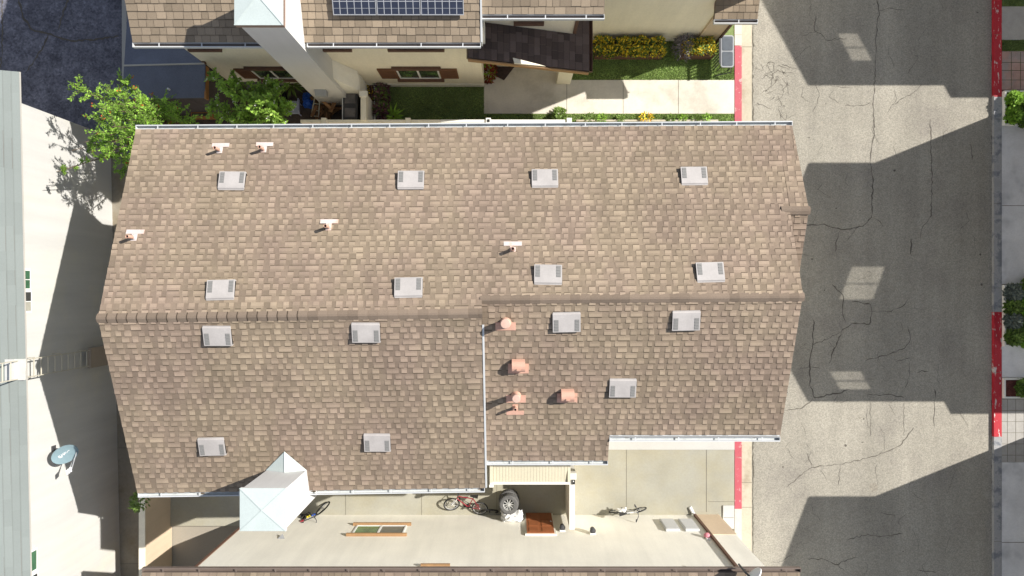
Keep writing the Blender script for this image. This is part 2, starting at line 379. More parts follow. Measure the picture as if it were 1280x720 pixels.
struct(mb.build('kerb', [red_e, kerb_m, joint], bevel=.004))
mb = MB(); crack_line(mb, [(1241, -80), (1240.4, 90), (1241.2, 300), (1240.6, 520), (1241, 800)], .05, z=-.094, mi=0)
struct(mb.build('road_edge_dirt', crack))
# east of the road: drives, paving, turf
def epatch(name, m, y0, y1, z=0.0, x0=17.695, x1=34.0, jo=()):
    b = MB(); b.box(x0, x1, yv(y1) + .002, yv(y0) - .002, -.2, z)
    for j in jo: b.box(x0 + .004, x1, yv(j) - .010, yv(j) + .010, -.1, z + .003, 1)
    return struct(b.build(name, [m, joint]))
epatch('driveway', conc_b, -200, -20)
epatch('driveway', paver, 8, 50)
epatch('driveway', conc_b, 155, 355, jo=(257,))
epatch('driveway', conc_b, 432, 472)
epatch('driveway', conc_b, 578, 1100, jo=(678,))
mb = MB(); mb.box(17.695, 34, yv(578) + .004, yv(497) - .002, -.2, -.01)
for k in range(6): 
    y = yv(499 + k * 14); mb.box(17.70, 34, y - .007, y + .007, -.1, -.007, 1)
for k in range(20): 
    x = 17.9 + k * .3; mb.box(x, x + .012, yv(577), yv(499), -.1, -.0065, 1)
struct(mb.build('paving', [paver, joint]))
mb = MB(); mb.box(17.695, 34, yv(112), yv(64), -.2, 0)
for x in (18.03, 18.36): mb.box(x, x + .016, yv(111), yv(65), -.1, .003, 1)
for y in (78, 88, 100): mb.box(17.70, 34, yv(y) - .008, yv(y) + .008, -.1, .0035, 1)
moss = mat('moss_joint', (.07, .09, .03), var=.3)
struct(mb.build('paving', [tile_t, moss]))
# west: dark asphalt court, alley
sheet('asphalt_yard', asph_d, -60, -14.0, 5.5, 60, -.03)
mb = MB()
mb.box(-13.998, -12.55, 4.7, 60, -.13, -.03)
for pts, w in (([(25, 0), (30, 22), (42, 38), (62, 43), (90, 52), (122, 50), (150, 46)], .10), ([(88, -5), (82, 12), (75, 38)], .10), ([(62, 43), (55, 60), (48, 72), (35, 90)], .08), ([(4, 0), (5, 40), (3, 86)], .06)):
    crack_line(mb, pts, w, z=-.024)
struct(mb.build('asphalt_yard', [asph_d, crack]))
mb = MB(); mb.box(-15.2, -12.545, -40, 4.69, -.13, -.03)
for y in (705, 560, 420, 300): mb.box(-14.6, -12.55, yv(y) - .008, yv(y) + .008, -.1, -.027, 1)
struct(mb.build('alley_path', [alley, joint]))
# south patio strip between the houses
mb = MB(); mb.box(-12.335, 8.036, -8.6, -3.0, -.13, 0)
def jv(x, y0, y1, w=.016): mb.box(P(x, 0).x - w / 2, P(x, 0).x + w / 2, yv(y1), yv(y0), -.05, .0035, 1)
jv(432, 540, 646); jv(527, 540, 646); jv(621, 540, 646, .012); jv(783, 540, 642); jv(883, 562, 640, .02)
mb.box(P(885, 0).x, 8.03, yv(627) - .006, yv(627) + .006, -.05, .004, 1)
mb.box(-12.3, 8.03, -5.12, -5.10, -.05, .0042, 1)
struct(mb.build('patio', [conc, joint]))
sheet('concrete_step', conc_strip, P(757, 0).x, 8.034, yv(562), -3.9, .02, .1)
# north yard
mb = MB(); mb.box(P(605, 0).x, 8.036, yv(142), yv(100), -.13, 0); mb.box(P(605, 0).x, P(708, 0).x, yv(100) + .0, 9.0, -.13, 0)
for x in (708.5, 779, 848): mb.box(P(x, 0).x - .008, P(x, 0).x + .008, yv(142) + .01, yv(100) - .01, -.05, .0035, 1)
struct(mb.build('walkway', [conc_w, joint]))
sheet('soil_bed', soil, -12.5, P(487, 0).x, 4.0, 9.5, -.012)
sheet('lawn_soil', grass_b, P(487, 0).x + .002, P(605, 0).x - .002, 4.0, 9.5, -.015)
sheet('lawn_soil', grass_b, P(708, 0).x + .002, 8.034, yv(100) + .002, 12, -.015)
sheet('lawn_soil', grass_b, P(605, 0).x, 8.034, 3.5, yv(142) - .002, -.015)
sheet('lawn_soil', grass_b, 17.697, 34, yv(8) + .003, yv(-20) - .003, -.01)
sheet('lawn_soil', grass_b, 17.697, 34, yv(64) + .003, yv(50) - .003, -.01)

# grass blades over the lawns: one object
rg = random.Random(11)
mb = MB()
def blades(x0, x1, y0, y1, n, h=.05, tone=1.0):
    for k in range(n):
        x, y = rg.uniform(x0, x1), rg.uniform(y0, y1); a = rg.uniform(0, 6.28); hh = h * rg.uniform(.6, 1.3)
        w = rg.uniform(.012, .022); lx, ly = rg.uniform(-.05, .05), rg.uniform(-.035, .035)
        dx, dy = math.cos(a) * w, math.sin(a) * w
        mb.face([(x - dx, y - dy, -.012), (x + dx, y + dy, -.012), (x + lx, y + ly, hh)], 0, tone * rg.uniform(.6, 1.45))
blades(P(487, 0).x, P(605, 0).x, 5.2, yv(107), 14000, .022, .85)
blades(P(708, 0).x, 8.02, yv(99.5), yv(60), 24000, .022, 1.15)
blades(P(740, 0).x, 8.02, yv(60), yv(45), 4000, .022, 1.15)
blades(P(605, 0).x, 8.02, yv(152), yv(142.5), 9000, .022, 1.1)
blades(17.7, 18.9, yv(8), yv(-15), 2000, .022, .7); blades(17.7, 18.9, yv(64), yv(50), 2400, .022, .7)
struct(mb.build('grass', grass_m), 'stuff')

# ------------------------------------------------------------------ shingled roofs
def shingles(name, r0, r1, e0, e1, m, parent, exp=.165, tw=(.11, .18), gap=(.07, .20), cut=None, seed=1, hi=.011, lap=.011,
             lt=(1.06, 1.36), dk=(.78, .98), wide=.14, thick=.14, fancy=True, band=.72, seam=.010):
    """a slope from ridge r0-r1 to eave e0-e1; real lapped courses of tabs"""
    rr = random.Random(seed); b = MB()
    r0, r1, e0, e1 = map(Vector, (r0, r1, e0, e1))
    n = (r1 - r0).cross(e0 - r0).normalized()
    if n.z < 0: n = -n
    Ls = ((e0 - r0).length + (e1 - r1).length) / 2
    def f(s, t, h=0.0): return r0.lerp(r1, s).lerp(e0.lerp(e1, s), t) + n * h
    nexth = []
    rows = max(1, round(Ls / exp)); Wd = (r1 - r0).length
    for j in range(rows):
        t0, t1 = j / rows, (j + 1) / rows           # t1 is the lower (eave) edge
        smin, smax = 0.0, 1.0
        if cut and (t0 + t1) / 2 > cut[0]: smin, smax = cut[1], cut[2]
        s = smin; high = rr.random() < .5
        rowtone = rr.uniform(.96, 1.04); prevh, nexth = nexth, []
        while s < smax - 1e-6:
            if fancy:
                w = rr.uniform(*(tw if high else gap))
                if high and rr.random() < wide: w *= 2
            else:
                w = rr.uniform(*tw)
            s1 = min(smax, s + w / Wd)
            if (smax - s1) * Wd < .05: s1 = smax
            if fancy:
                h = lap + (hi if high else 0)
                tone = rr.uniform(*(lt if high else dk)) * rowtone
            else:
                h = lap + rr.uniform(0, hi); tone = rr.uniform(*lt) * rowtone
            se = s1 if fancy else s1 - seam / Wd
            tb1 = t1; t1 = tb1 + rr.uniform(-.035, .045) * (tb1 - t0) if j < rows - 1 else tb1
            a, c = f(s, t0, .002), f(se, t0, .002); d, e = f(se, t1, h), f(s, t1, h)
            if fancy:
                ta, tb = t0 + (t1 - t0) * .19, t0 + (t1 - t0) * .50
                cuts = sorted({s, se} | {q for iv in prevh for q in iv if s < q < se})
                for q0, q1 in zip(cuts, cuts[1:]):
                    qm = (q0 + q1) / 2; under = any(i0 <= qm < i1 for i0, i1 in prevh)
                    tn = (.50 if under else (.90 if high else 1.0) * tone * (.86 if high else 1)) * rr.uniform(.92, 1.08)  # strip under a raised tab: its shadow put into the tone
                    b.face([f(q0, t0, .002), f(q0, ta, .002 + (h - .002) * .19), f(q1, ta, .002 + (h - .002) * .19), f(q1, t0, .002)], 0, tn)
                A2, C2 = f(s, ta, .002 + (h - .002) * .19), f(se, ta, .002 + (h - .002) * .19)
                if high:
                    a2, c2 = f(s, tb, .002 + (h - .002) * .5), f(se, tb, .002 + (h - .002) * .5)
                    b.face([A2, a2, c2, C2], 0, tone * .86); b.face([a2, e, d, c2], 0, tone)
                    nexth.append((s, se))
                else: b.face([A2, e, d, C2], 0, tone)
            else:
                tb = t0 + (t1 - t0) * .14
                a2, c2 = f(s, tb, h * .2), f(se, tb, h * .2)
                b.face([a, a2, c2, c], 0, band * tone); b.face([a2, e, d, c2], 0, tone)
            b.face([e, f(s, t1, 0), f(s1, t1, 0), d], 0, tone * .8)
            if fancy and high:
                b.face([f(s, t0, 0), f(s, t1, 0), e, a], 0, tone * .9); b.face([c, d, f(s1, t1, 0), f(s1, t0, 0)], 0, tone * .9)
            t1 = tb1
            s = s1; high = not high
    # deck under the courses
    def slab(s0, s1, t0, t1):
        q = [f(s0, t1), f(s1, t1), f(s1, t0), f(s0, t0)]
        if (q[1] - q[0]).cross(q[2] - q[1]).dot(n) < 0: q = q[::-1]
        b.hexa([p - n * thick for p in q] + [p - n * .001 for p in q], 1)
    if cut:
        slab(0, 1, 0, cut[0]); slab(cut[1], cut[2], cut[0], 1)
    else: slab(0, 1, 0, 1)
    o = b.build(name, [m, shin_under], parent)
    return o, f, n
def ridge_caps(name, a, b_, dz_n, dz_s, parent, m=ridge_m, ln=.25, hw=.12, seed=2, lift=.012, edge_shade_to=0.0):
    rr = random.Random(seed); q = MB(); a, b_ = Vector(a), Vector(b_); L = (b_ - a).length; u = (b_ - a) / L
    side = Vector((-u.y, u.x, 0)).normalized()          # towards +y when u is +x
    k = 0.0
    while k < L:
        k1 = min(L, k + ln + .015)
        p0, p1 = a + u * k, a + u * k1
        t = rr.uniform(.85, 1.15); l0 = lift + .016; l1 = lift
        def ring(p, l): return [p + side * hw + UZ * (l - dz_n * hw), p + side * .025 + UZ * (l + .012), p - side * .025 + UZ * (l + .012), p - side * hw + UZ * (l - dz_s * hw)]
        A, B = ring(p0, l1), ring(p1, l0)
        for i in range(3): q.face([A[i + 1], B[i + 1], B[i], A[i]], 0, t)
        for i in range(3): q.face([B[i], B[i + 1], B[i + 1] - UZ * .025, B[i] - UZ * .025], 0, t * .5)
        for i in range(3): q.face([A[i + 1], A[i], A[i] - UZ * .02, A[i + 1] - UZ * .02], 0, t * .6)
        q.face([A[0], B[0], B[0] - UZ * .02, A[0] - UZ * .02], 0, t * .8); q.face([B[3], A[3], A[3] - UZ * .02, B[3] - UZ * .02], 0, t * .8)
        if k / L < edge_shade_to:  # shade of each raised cap edge, put in as a dark strip
            C_, D_ = ring(p1 - u * .012, l0 + .003), ring(p1 + u * .012, l0 + .003)
            for i in range(3): q.face([C_[i + 1], D_[i + 1], D_[i], C_[i]], 0, .30)
        k += ln
    return q.build(name, m, parent)
def gutter(a, b_, outdir, parent, mi=(None, None), w=.13, h=.11, straps=.98, dirt=0):
    """open trough along a-b, outdir = horizontal unit vector away from the house"""
    mo, mn = mi[0] or gut_w, mi[1] or gut_dirt
    a, b_ = Vector(a), Vector(b_); u = (b_ - a).normalized(); o = Vector(outdir); q = MB()
    t = .012
    def bar(s0, s1, o0, o1, z0, z1, m_=0):
        p = [a + u * s0 + o * o0, a + u * s1 + o * o0, a + u * s1 + o * o1, a + u * s0 + o * o1]
        if (p[1] - p[0]).cross(p[2] - p[1]).z < 0: p = p[::-1]
        q.hexa([v + UZ * z0 for v in p] + [v + UZ * z1 for v in p], m_)
    L = (b_ - a).length
    bar(0, L, .004, .004 + t, -h, 0); bar(0, L, w - t * 1.6, w, -h, .006); bar(0, L, w - t * 2.4, w - t * 1.6 - .001, -.022, .006)
    bar(0, L, .004 + t, w - t * 1.6, -h, -h + t, 1)
    bar(-t, 0, .004, w, -h, .004); bar(L, L + t, .004, w, -h, .004)
    g = q.build('gutter', [mo, mn], parent)
    n = max(1, int(L / straps)); 
    for k in range(n):
        s = (k + .6) * L / n + rg.uniform(-.05, .05); z = MB()
        p = [a + u * (s - .014) + o * .018, a + u * (s + .014) + o * .018, a + u * (s + .014) + o * (w - .02), a + u * (s - .014) + o * (w - .02)]
        if (p[1] - p[0]).cross(p[2] - p[1]).z < 0: p = p[::-1]
        z.hexa([v + UZ * -.012 for v in p] + [v + UZ * -.002 for v in p])
        z.build('gutter_strap', mo, g)
    if dirt:
        for k in range(dirt):
            z = MB()
            sx_ = rg.uniform(.1, L - .1); c = a + u * sx_ + o * rg.uniform(.03, .08) + UZ * (-h + t + .004); pts = []
            for i in range(9):
                an = i * .698; pts.append(c + Vector((math.cos(an) * .11 * rg.uniform(.4, 1), math.sin(an) * .028 * rg.uniform(.5, 1), 0)))
            z.face(pts); z.build('leaf_litter', bark, g)
    return g
def fascia(a, b_, parent, m, h=.16, t=.025, out=UY, dz=-.02):
    q = MB(); a, b_ = Vector(a), Vector(b_); o = Vector(out)
    p = [a, b_, b_ + o * t, a + o * t]
    if (p[1] - p[0]).cross(p[2] - p[1]).z < 0: p = p[::-1]
    q.hexa([v + UZ * (dz - h) for v in p] + [v + UZ * dz for v in p])
    return q.build('fascia', m, parent)

# ------------------------------------------------------------------ main house
hs = thing('town_house', 'long gabled house under brown shingles in the middle, dotted with grey roof vents', 'house', (0, -.6, 0))
# roof corner points
ZL, ZR, ZE = 7.76, 7.62, 5.80
rL0, rL1 = P(122.5, 398, ZL), P(604, 391.5, ZL)
rR0, rR1 = P(604, 374.5, ZR), P(1003, 371, ZR)
nE0, nEm, nE1 = P(170, 162, ZE), P(604, 159, ZE), P(989.5, 157, ZE)
X_m = -.76
for v in (rL1, rR0, nEm): v.x = X_m
sE0, sE1 = P(172, 616, 5.8), P(604, 609.5, 5.8); sE1.x = X_m + .01
tl = (rR0.y - rL1.y) / (nEm.y - rL1.y)
qL0, qL1 = rL0.lerp(nE0, tl), rL1.lerp(nEm, tl)
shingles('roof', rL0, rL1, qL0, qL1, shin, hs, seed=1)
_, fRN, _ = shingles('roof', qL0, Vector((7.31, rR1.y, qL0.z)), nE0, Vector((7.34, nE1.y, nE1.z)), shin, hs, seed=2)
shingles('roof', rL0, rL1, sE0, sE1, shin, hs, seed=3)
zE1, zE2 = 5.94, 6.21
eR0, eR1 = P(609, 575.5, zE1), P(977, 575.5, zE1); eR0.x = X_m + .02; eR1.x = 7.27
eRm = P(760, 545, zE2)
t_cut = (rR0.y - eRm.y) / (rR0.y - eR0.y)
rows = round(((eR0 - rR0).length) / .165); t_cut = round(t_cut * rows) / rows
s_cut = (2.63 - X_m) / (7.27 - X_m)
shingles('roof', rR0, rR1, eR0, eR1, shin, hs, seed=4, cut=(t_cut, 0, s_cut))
# little bump-out gable at the street end
bz = 6.74; by0 = P(1013, 263, bz).y
b_r0, b_r1 = Vector((6.9, by0, bz + .03)), Vector((7.83, by0, bz + .03))
tN = (by0 - rR0.y) / (nE1.y - rR0.y)
nb = fRN(1, tN)
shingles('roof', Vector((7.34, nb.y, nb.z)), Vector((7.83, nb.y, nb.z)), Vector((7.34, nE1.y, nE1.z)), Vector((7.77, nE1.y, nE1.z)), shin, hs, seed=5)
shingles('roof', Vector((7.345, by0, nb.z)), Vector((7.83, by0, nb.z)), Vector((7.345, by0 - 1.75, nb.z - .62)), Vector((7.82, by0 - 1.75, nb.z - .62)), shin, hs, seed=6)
ridge_caps('ridge_cap', Vector((7.10, by0, nb.z + .02)), Vector((7.86, by0, nb.z + .02)), .2, .2, hs, seed=9, hw=.11)
ridge_caps('ridge_cap', rL0 + Vector((-.04, 0, 0)), rL1 + Vector((.02, 0, 0)), .385, .39, hs, seed=3, edge_shade_to=.52)
ridge_caps('ridge_cap', rR0 + Vector((-.05, 0, 0)), rR1 + Vector((.05, 0, 0)), .385, .374, hs, seed=4, hw=.115)
# white metal edge where the higher west roof steps down to the east one
mb = MB()
p0, p1 = rL1.lerp(sE1, .06), sE1
for q0, q1 in ((p0, p1),):
    mb.hexa([q0 + Vector((.012, 0, -.16)), q0 + Vector((.055, 0, -.16)), q1 + Vector((.055, 0, -.16)), q1 + Vector((.012, 0, -.16)),
             q0 + Vector((.012, 0, .022)), q0 + Vector((.055, 0, .022)), q1 + Vector((.055, 0, .022)), q1 + Vector((.012, 0, .022))][::-1][4:] +
            [q0 + Vector((.012, 0, .022)), q0 + Vector((.055, 0, .022)), q1 + Vector((.055, 0, .022)), q1 + Vector((.012, 0, .022))][::-1])
mb.build('roof_edge_trim', gut_w, hs)
# walls: gable bodies kept below the roof
mb = MB()
mb.xprism([(-5.25, -.1), (4.05, -.1), (4.05, 5.78), (-.7, 7.45), (-5.25, 5.78)], -10.0, X_m - .05)
mb.xprism([(-4.3, -.1), (4.05, -.1), (4.05, 5.78), (-.27, 7.35), (-4.3, 5.85)], X_m - .05, 2.55)
mb.xprism([(-3.75, -.1), (4.05, -.1), (4.05, 5.78), (-.27, 7.35), (-3.75, 6.05)], 2.55, 7.0)
mb.xprism([(.4, -.1), (4.05, -.1), (4.05, 5.72), (by0, 6.4), (.4, 5.9)], 7.0, 7.55)
mb.build('wall', cream, hs)
# gutters and fascias
gutter(Vector((nE0.x, nE0.y, ZE)), Vector((7.77, nE1.y, ZE)), UY, hs, straps=1.02)
fascia(Vector((nE0.x, nE0.y - .04, ZE)), Vector((7.77, nE1.y - .04, ZE)), hs, gut_w)
gutter(sE0 + Vector((.02, -.0, 0)), sE1 + Vector((-.02, 0, 0)), -UY, hs, dirt=3)
fascia(sE0 + Vector((.02, .04, 0)), sE1 + Vector((-.02, .04, 0)), hs, gut_w, out=-UY)
gutter(Vector((X_m + .08, eR0.y, zE1)), Vector((2.63, eR0.y, zE1)), -UY, hs)
fascia(Vector((X_m + .08, eR0.y + .04, zE1)), Vector((2.63, eR0.y + .04, zE1)), hs, gut_w, out=-UY)
gutter(Vector((2.66, eRm.y - .02, zE2)), Vector((7.27, eRm.y - .02, zE2)), -UY, hs, dirt=3)
fascia(Vector((2.66, eRm.y + .02, zE2)), Vector((7.27, eRm.y + .02, zE2)), hs, gut_w, out=-UY)
# east windows of the street gable
for (y0, y1, z0, z1) in ((-2.6, -1.2, 3.4, 4.6), (1.0, 2.4, 3.2, 4.4)):
    x = 7.0 if y0 < 0 else 7.55
    mb = MB(); mb.box(x, x + .05, y0 - .06, y1 + .06, z0 - .06, z1 + .06); w = mb.build('window', frame_w, hs)
    mb = MB(); mb.box(x + .051, x + .056, y0, y1, z0, z1); mb.build('pane', glass_k, w)
# chimney on the south wall
def chimney(parent, x0, x1, y0, y1, z1, stucco, cap_m, lip_m, lip=.04, z0=-.1, caph=.10, peak=.05):
    b = MB(); b.box(x0, x1, y0, y1, z0, z1); c = b.build('chimney', stucco, parent)
    b = MB(); b.box(x0 - lip, x1 + lip, y0 - lip, y1 + lip, z1 + .002, z1 + caph); b.build('cap_trim', lip_m, c)
    b = MB(); X0, X1, Y0, Y1, Z = x0 - lip, x1 + lip, y0 - lip, y1 + lip, z1 + caph + .003
    top = Vector(((x0 + x1) / 2, (y0 + y1) / 2, Z + peak)); q = [Vector((X0, Y0, Z)), Vector((X1, Y0, Z)), Vector((X1, Y1, Z)), Vector((X0, Y1, Z))]
    for i in range(4): b.face([q[i], q[(i + 1) % 4], top])
    b.face(q[::-1])
    for i in range(4):                               # standing seams on the hips
        d = (top - q[i]); u = d.normalized(); sd = u.cross(UZ).normalized() * .012
        b.face([q[i] - sd + UZ * .012, q[i] + sd + UZ * .012, top + sd + UZ * .012, top - sd + UZ * .012])
    b.build('cap', cap_m, c)
    return c
chs = chimney(hs, -6.70, -5.62, -5.98, -4.98, 7.80, chim_w, metal_c, chim_w, lip=.03, caph=.09)
mb = MB()                                            # metal saddle behind the chimney
zr = lambda y: 7.76 - (-.70 - y) * .39
ya = -4.98; yb = P(358, 567, 6.55).y
apex = Vector((-6.14, yb, zr(yb) + .015)); c0 = Vector((-6.72, ya + .003, zr(ya) + .02)); c1 = Vector((-5.60, ya + .003, zr(ya) + .02)); cm = Vector((-6.14, ya + .003, zr(yb) + .015))
mb.face([c0, cm, apex]); mb.face([cm, c1, apex]); mb.face([c0, c1, cm])
mb.tube([apex + UZ * .004, cm + UZ * .004], .012, 6)
mb.build('roof_saddle', metal_c, chs)

# ------------------------------------------------------------------ roof vents
def plane_pt(px, py, pts):
    a, b_, c = map(Vector, pts); n = (b_ - a).cross(c - a).normalized()
    if n.z < 0: n = -n
    o = Vector((0, 0, H)); d = P(px, py, 0) - o
    t = (a - o).dot(n) / d.dot(n)
    return o + d * t, n
PL = {'NL': (rL0, rL1, nE0), 'NR': (rR0, rR1, nE1), 'SL': (rL0, rL1, sE0), 'SR': (rR0, rR1, eR0)}
def slope_frame(px, py, key):
    p, n = plane_pt(px, py, PL[key]); u = UX - n * n.x; u.normalize()
    if key[0] == 'S': u = -u                # v then always points down the slope
    v = -u.cross(n).normalized() if False else n.cross(u).normalized()
    if v.z > 0: v = -v; u = -u
    M = Matrix((u, v, n)).transposed().to_4x4(); M.translation = p + n * .012
    return M
def make_vent():
    # local: u across, v downslope, n out; built at the origin
    t = thing('roof_vent', '', 'roof vent', (0, 0, 0))
    a, bb = .355, .25
    b = MB(); b.box(-a + .01, a - .01, -bb - .02, bb - .02, 0, .012); b.build('flange', vent_m, t)
    b = MB(); h0, h1 = .045, .10
    b.hexa([(-a, -bb, .0125), (a, -bb, .0125), (a, bb, .0125), (-a, bb, .0125), (-a + .002, -bb + .03, h0), (a - .002, -bb + .03, h0), (a - .002, bb - .002, h1), (-a + .002, bb - .002, h1)])
    b.build('housing', vent_m, t, bevel=.004)
    for sx in (-1, 1):
        q = MB(); xa, xb = sorted((sx * (a + .001), sx * (a - .004)))
        q.hexa([(xa, -bb + .06, .013), (xb, -bb + .06, .013), (xb, bb - .03, .013), (xa, bb - .03, .013), (xa, -bb + .06, h0 - .012), (xb, -bb + .06, h0 - .012), (xb, bb - .03, h1 - .018), (xa, bb - .03, h1 - .018)]); q.build('side_slot', hole_m, t)
    q = MB(); q.box(-a + .03, a - .03, bb - .003, bb + .001, .013, h1 - .018); q.build('front_slot', hole_m, t)
    for s in (-1, 1):
        l = MB()
        z = lambda y: h0 + (h1 - h0) * (y - (-bb + .03)) / (2 * bb - .035)
        y0, y1 = -bb + .17, bb - .03; x0, x1 = s * (a - .035), s * (a - .15)
        x0, x1 = min(x0, x1), max(x0, x1)
        l.hexa([(x0, y0, z(y0) - .01), (x1, y0, z(y0) - .01), (x1, y1, z(y1) - .01), (x0, y1, z(y1) - .01), (x0, y0, z(y0) + .004), (x1, y0, z(y0) + .004), (x1, y1, z(y1) + .004), (x0, y1, z(y1) + .004)])
        for k in range(4):
            y = y0 + (k + .5) * (y1 - y0) / 4
            l.hexa([(x0 + .008, y - .02, z(y) + .0045), (x1 - .008, y - .02, z(y) + .0045), (x1 - .008, y + .006, z(y) + .0045), (x0 + .008, y + .006, z(y) + .0045), (x0 + .008, y - .012, z(y) + .010), (x1 - .008, y - .012, z(y) + .010), (x1 - .008, y + .002, z(y) + .010), (x0 + .008, y + .002, z(y) + .010)], 0, 1.0)
        l.build('louvre', [vent_l, vent_m], t)
    return t
VENTS = [(291, 227, 'NL', 'grey roof vent just below the twin white vent pipes'),
         (514, 226, 'NL', 'grey roof vent second from the left in the row nearest the north gutter'),
         (681, 224, 'NR', 'grey roof vent third from the left in the row nearest the north gutter'),
         (867, 221, 'NR', 'grey roof vent nearest the north-east roof corner, last in the row by the north gutter'),
         (277, 363, 'NL', 'grey roof vent just above the dark-lined ridge, straight over another vent at the west end'),
         (511, 360, 'NL', 'grey roof vent above the west ridge, beside the step between the two ridges'),
         (685, 344, 'NR', 'grey roof vent above the east ridge, near the white pipe with the T flashing'),
         (887, 341, 'NR', 'grey roof vent above the ridge towards the road end of the house'),
         (273, 419, 'SL', 'grey roof vent just under the dark-lined ridge at the west end'),
         (458, 415, 'SL', 'grey roof vent just under the west ridge, left of the white metal roof edge'),
         (708, 402, 'SR', 'grey roof vent under the east ridge, right of the round terracotta flue'),
         (857, 400, 'SR', 'grey roof vent under the east ridge, nearest the road'),
         (778, 484, 'SR', 'lone grey roof vent on the lower east slope, right of the terracotta hoods'),
         (266, 557, 'SL', 'grey roof vent near the south gutter, up-slope and left of the white chimney'),
         (472, 552, 'SL', 'grey roof vent near the south gutter, right of the white chimney')]
v0 = make_vent()
for i, (px, py, key, lab) in enumerate(VENTS):
    M = slope_frame(px, py, key)
    if i == 0: v0.matrix_basis = M; v0['label'] = lab; v0['group'] = 'grey vents on the shingle roof'
    M = M @ Matrix.Rotation(R(rg.uniform(-1.6, 1.6)), 4, 'Z')
    if i == 0: v0.matrix_basis = M
    else: dup(v0, M, lab, 'grey vents on the shingle roof')
# plumbing pipes with T-shaped flashing
def make_pipe(h=.34, r=.042, pm=flash_w):
    t = thing('vent_pipe', '', 'vent pipe')
    b = MB(); b.box(-.235, .235, .10, .215, 0, .012); b.box(-.075, .075, -.10, .0995, 0, .010); b.build('flashing', pm, t)
    return t
def pipe_at(px, py, key, lab, h=.34, r=.045, barm=flash_w, pm=terra, group='plumbing pipes on the shingle roof', bw=.235):
    M = slope_frame(px, py, key); p = M.translation
    t = thing('vent_pipe', lab, 'vent pipe', p, group)
    Rm = M.copy(); Rm.translation = (0, 0, 0); u, v, n = (Rm @ UX), (Rm @ UY), (Rm @ UZ)
    b = MB(); b.obox(p + v * .16, u, v, n, bw, .06, .012); b.obox(p + v * .0, u, v, n, .075, .099, .010)
    b.build('flashing', barm, t)
    b = MB(); b.lathe([(r + .03, .0), (r + .012, .07), (r + .004, .10)], p, 16); b.build('boot', barm, t, smooth=True)
    b = MB(); b.lathe([(r, -.02), (r, h), (r - .008, h + .001), (r - .010, h - .12)], p, 16); pi = b.build('pipe', pm, t, smooth=False)
    b = MB(); b.lathe([(r - .011, h - .03), (.001, h - .03)], p, 16); b.build('opening', hole_m, pi)
    return t
pipe_at(275, 188, 'NL', 'short white vent pipe, left one of the two side by side under the north gutter')
pipe_at(330, 187, 'NL', 'short white vent pipe, right one of the two side by side under the north gutter')
pipe_at(168, 297, 'NL', 'short white vent pipe by the west roof edge')
pipe_at(411, 284, 'NL', 'short white vent pipe with T flashing alone in the middle of the north-west slope')
pipe_at(641, 312, 'NR', 'short white vent pipe with T flashing near the middle of the roof, above the ridge')
pipe_at(644, 509, 'SR', 'thin terracotta vent pipe just below the capped flue on the south slope', h=.36, r=.04, barm=terra, group=None)
def flue_at(px, py, lab, h=.62, r=.095, capped=True):
    M = slope_frame(px, py, 'SR'); p = M.translation; Rm = M.to_3x3(); u, v, n = Rm @ UX, Rm @ UY, Rm @ UZ
    t = thing('roof_flue', lab, 'flue', p)
    b = MB(); b.obox(p + v * .10, u, v, n, .26, .11, .014); b.build('flashing', terra, t)
    b = MB(); b.lathe([(r + .05, .0), (r + .02, .1), (r, .13), (r, h)], p, 20); pi = b.build('pipe', terra, t, smooth=True)
    b = MB(); b.lathe([(r, h), (r + .025, h + .012), (r + .025, h + .08), (r + .01, h + .10), (.001, h + .105)], p, 20); b.build('cap', terra_l, t, smooth=False)
    return t
def hood_at(px, py, lab):
    M = slope_frame(px, py, 'SR'); p = M.translation; Rm = M.to_3x3(); u, v, n = Rm @ UX, Rm @ UY, Rm @ UZ
    t = thing('exhaust_hood', lab, 'exhaust hood', p)
    b = MB(); b.obox(p + v * .10, u, v, n, .27, .14, .012); b.build('flashing', terra, t)
    b = MB(); prof = []
    for k in range(9):
        a = math.pi * k / 8; prof.append((-.15 * math.cos(a), .12 + .15 * math.sin(a)))
    prof = [(-.15, .0125)] + prof + [(.15, .0125)]
    # half-round hood, its round ends facing along the ridge
    A = [p - u * .17 + v * (-.03 + q[0]) + n * q[1] for q in prof]; B = [p + u * .17 + v * (-.03 + q[0]) + n * q[1] for q in prof]
    for k in range(len(prof) - 1): b.face([A[k], A[k + 1], B[k + 1], B[k]])
    b.face(A[::-1]); b.face(B)
    b.build('hood', terra, t)
    b = MB(); b.obox(p - v * .0 + u * .0, u, v, n, .05, .02, .30, h0=.262); b.build('seam', terra, t)
    return t
flue_at(632, 403, 'tall round terracotta flue just under the start of the east ridge', h=.55, r=.10)
flue_at(645, 494, 'capped round terracotta flue between a thin pipe and a hood', h=.50, r=.085)
hood_at(648, 456, 'half-round terracotta hood between the two round flues')
hood_at(709, 493, 'half-round terracotta hood standing alone right of the flues')

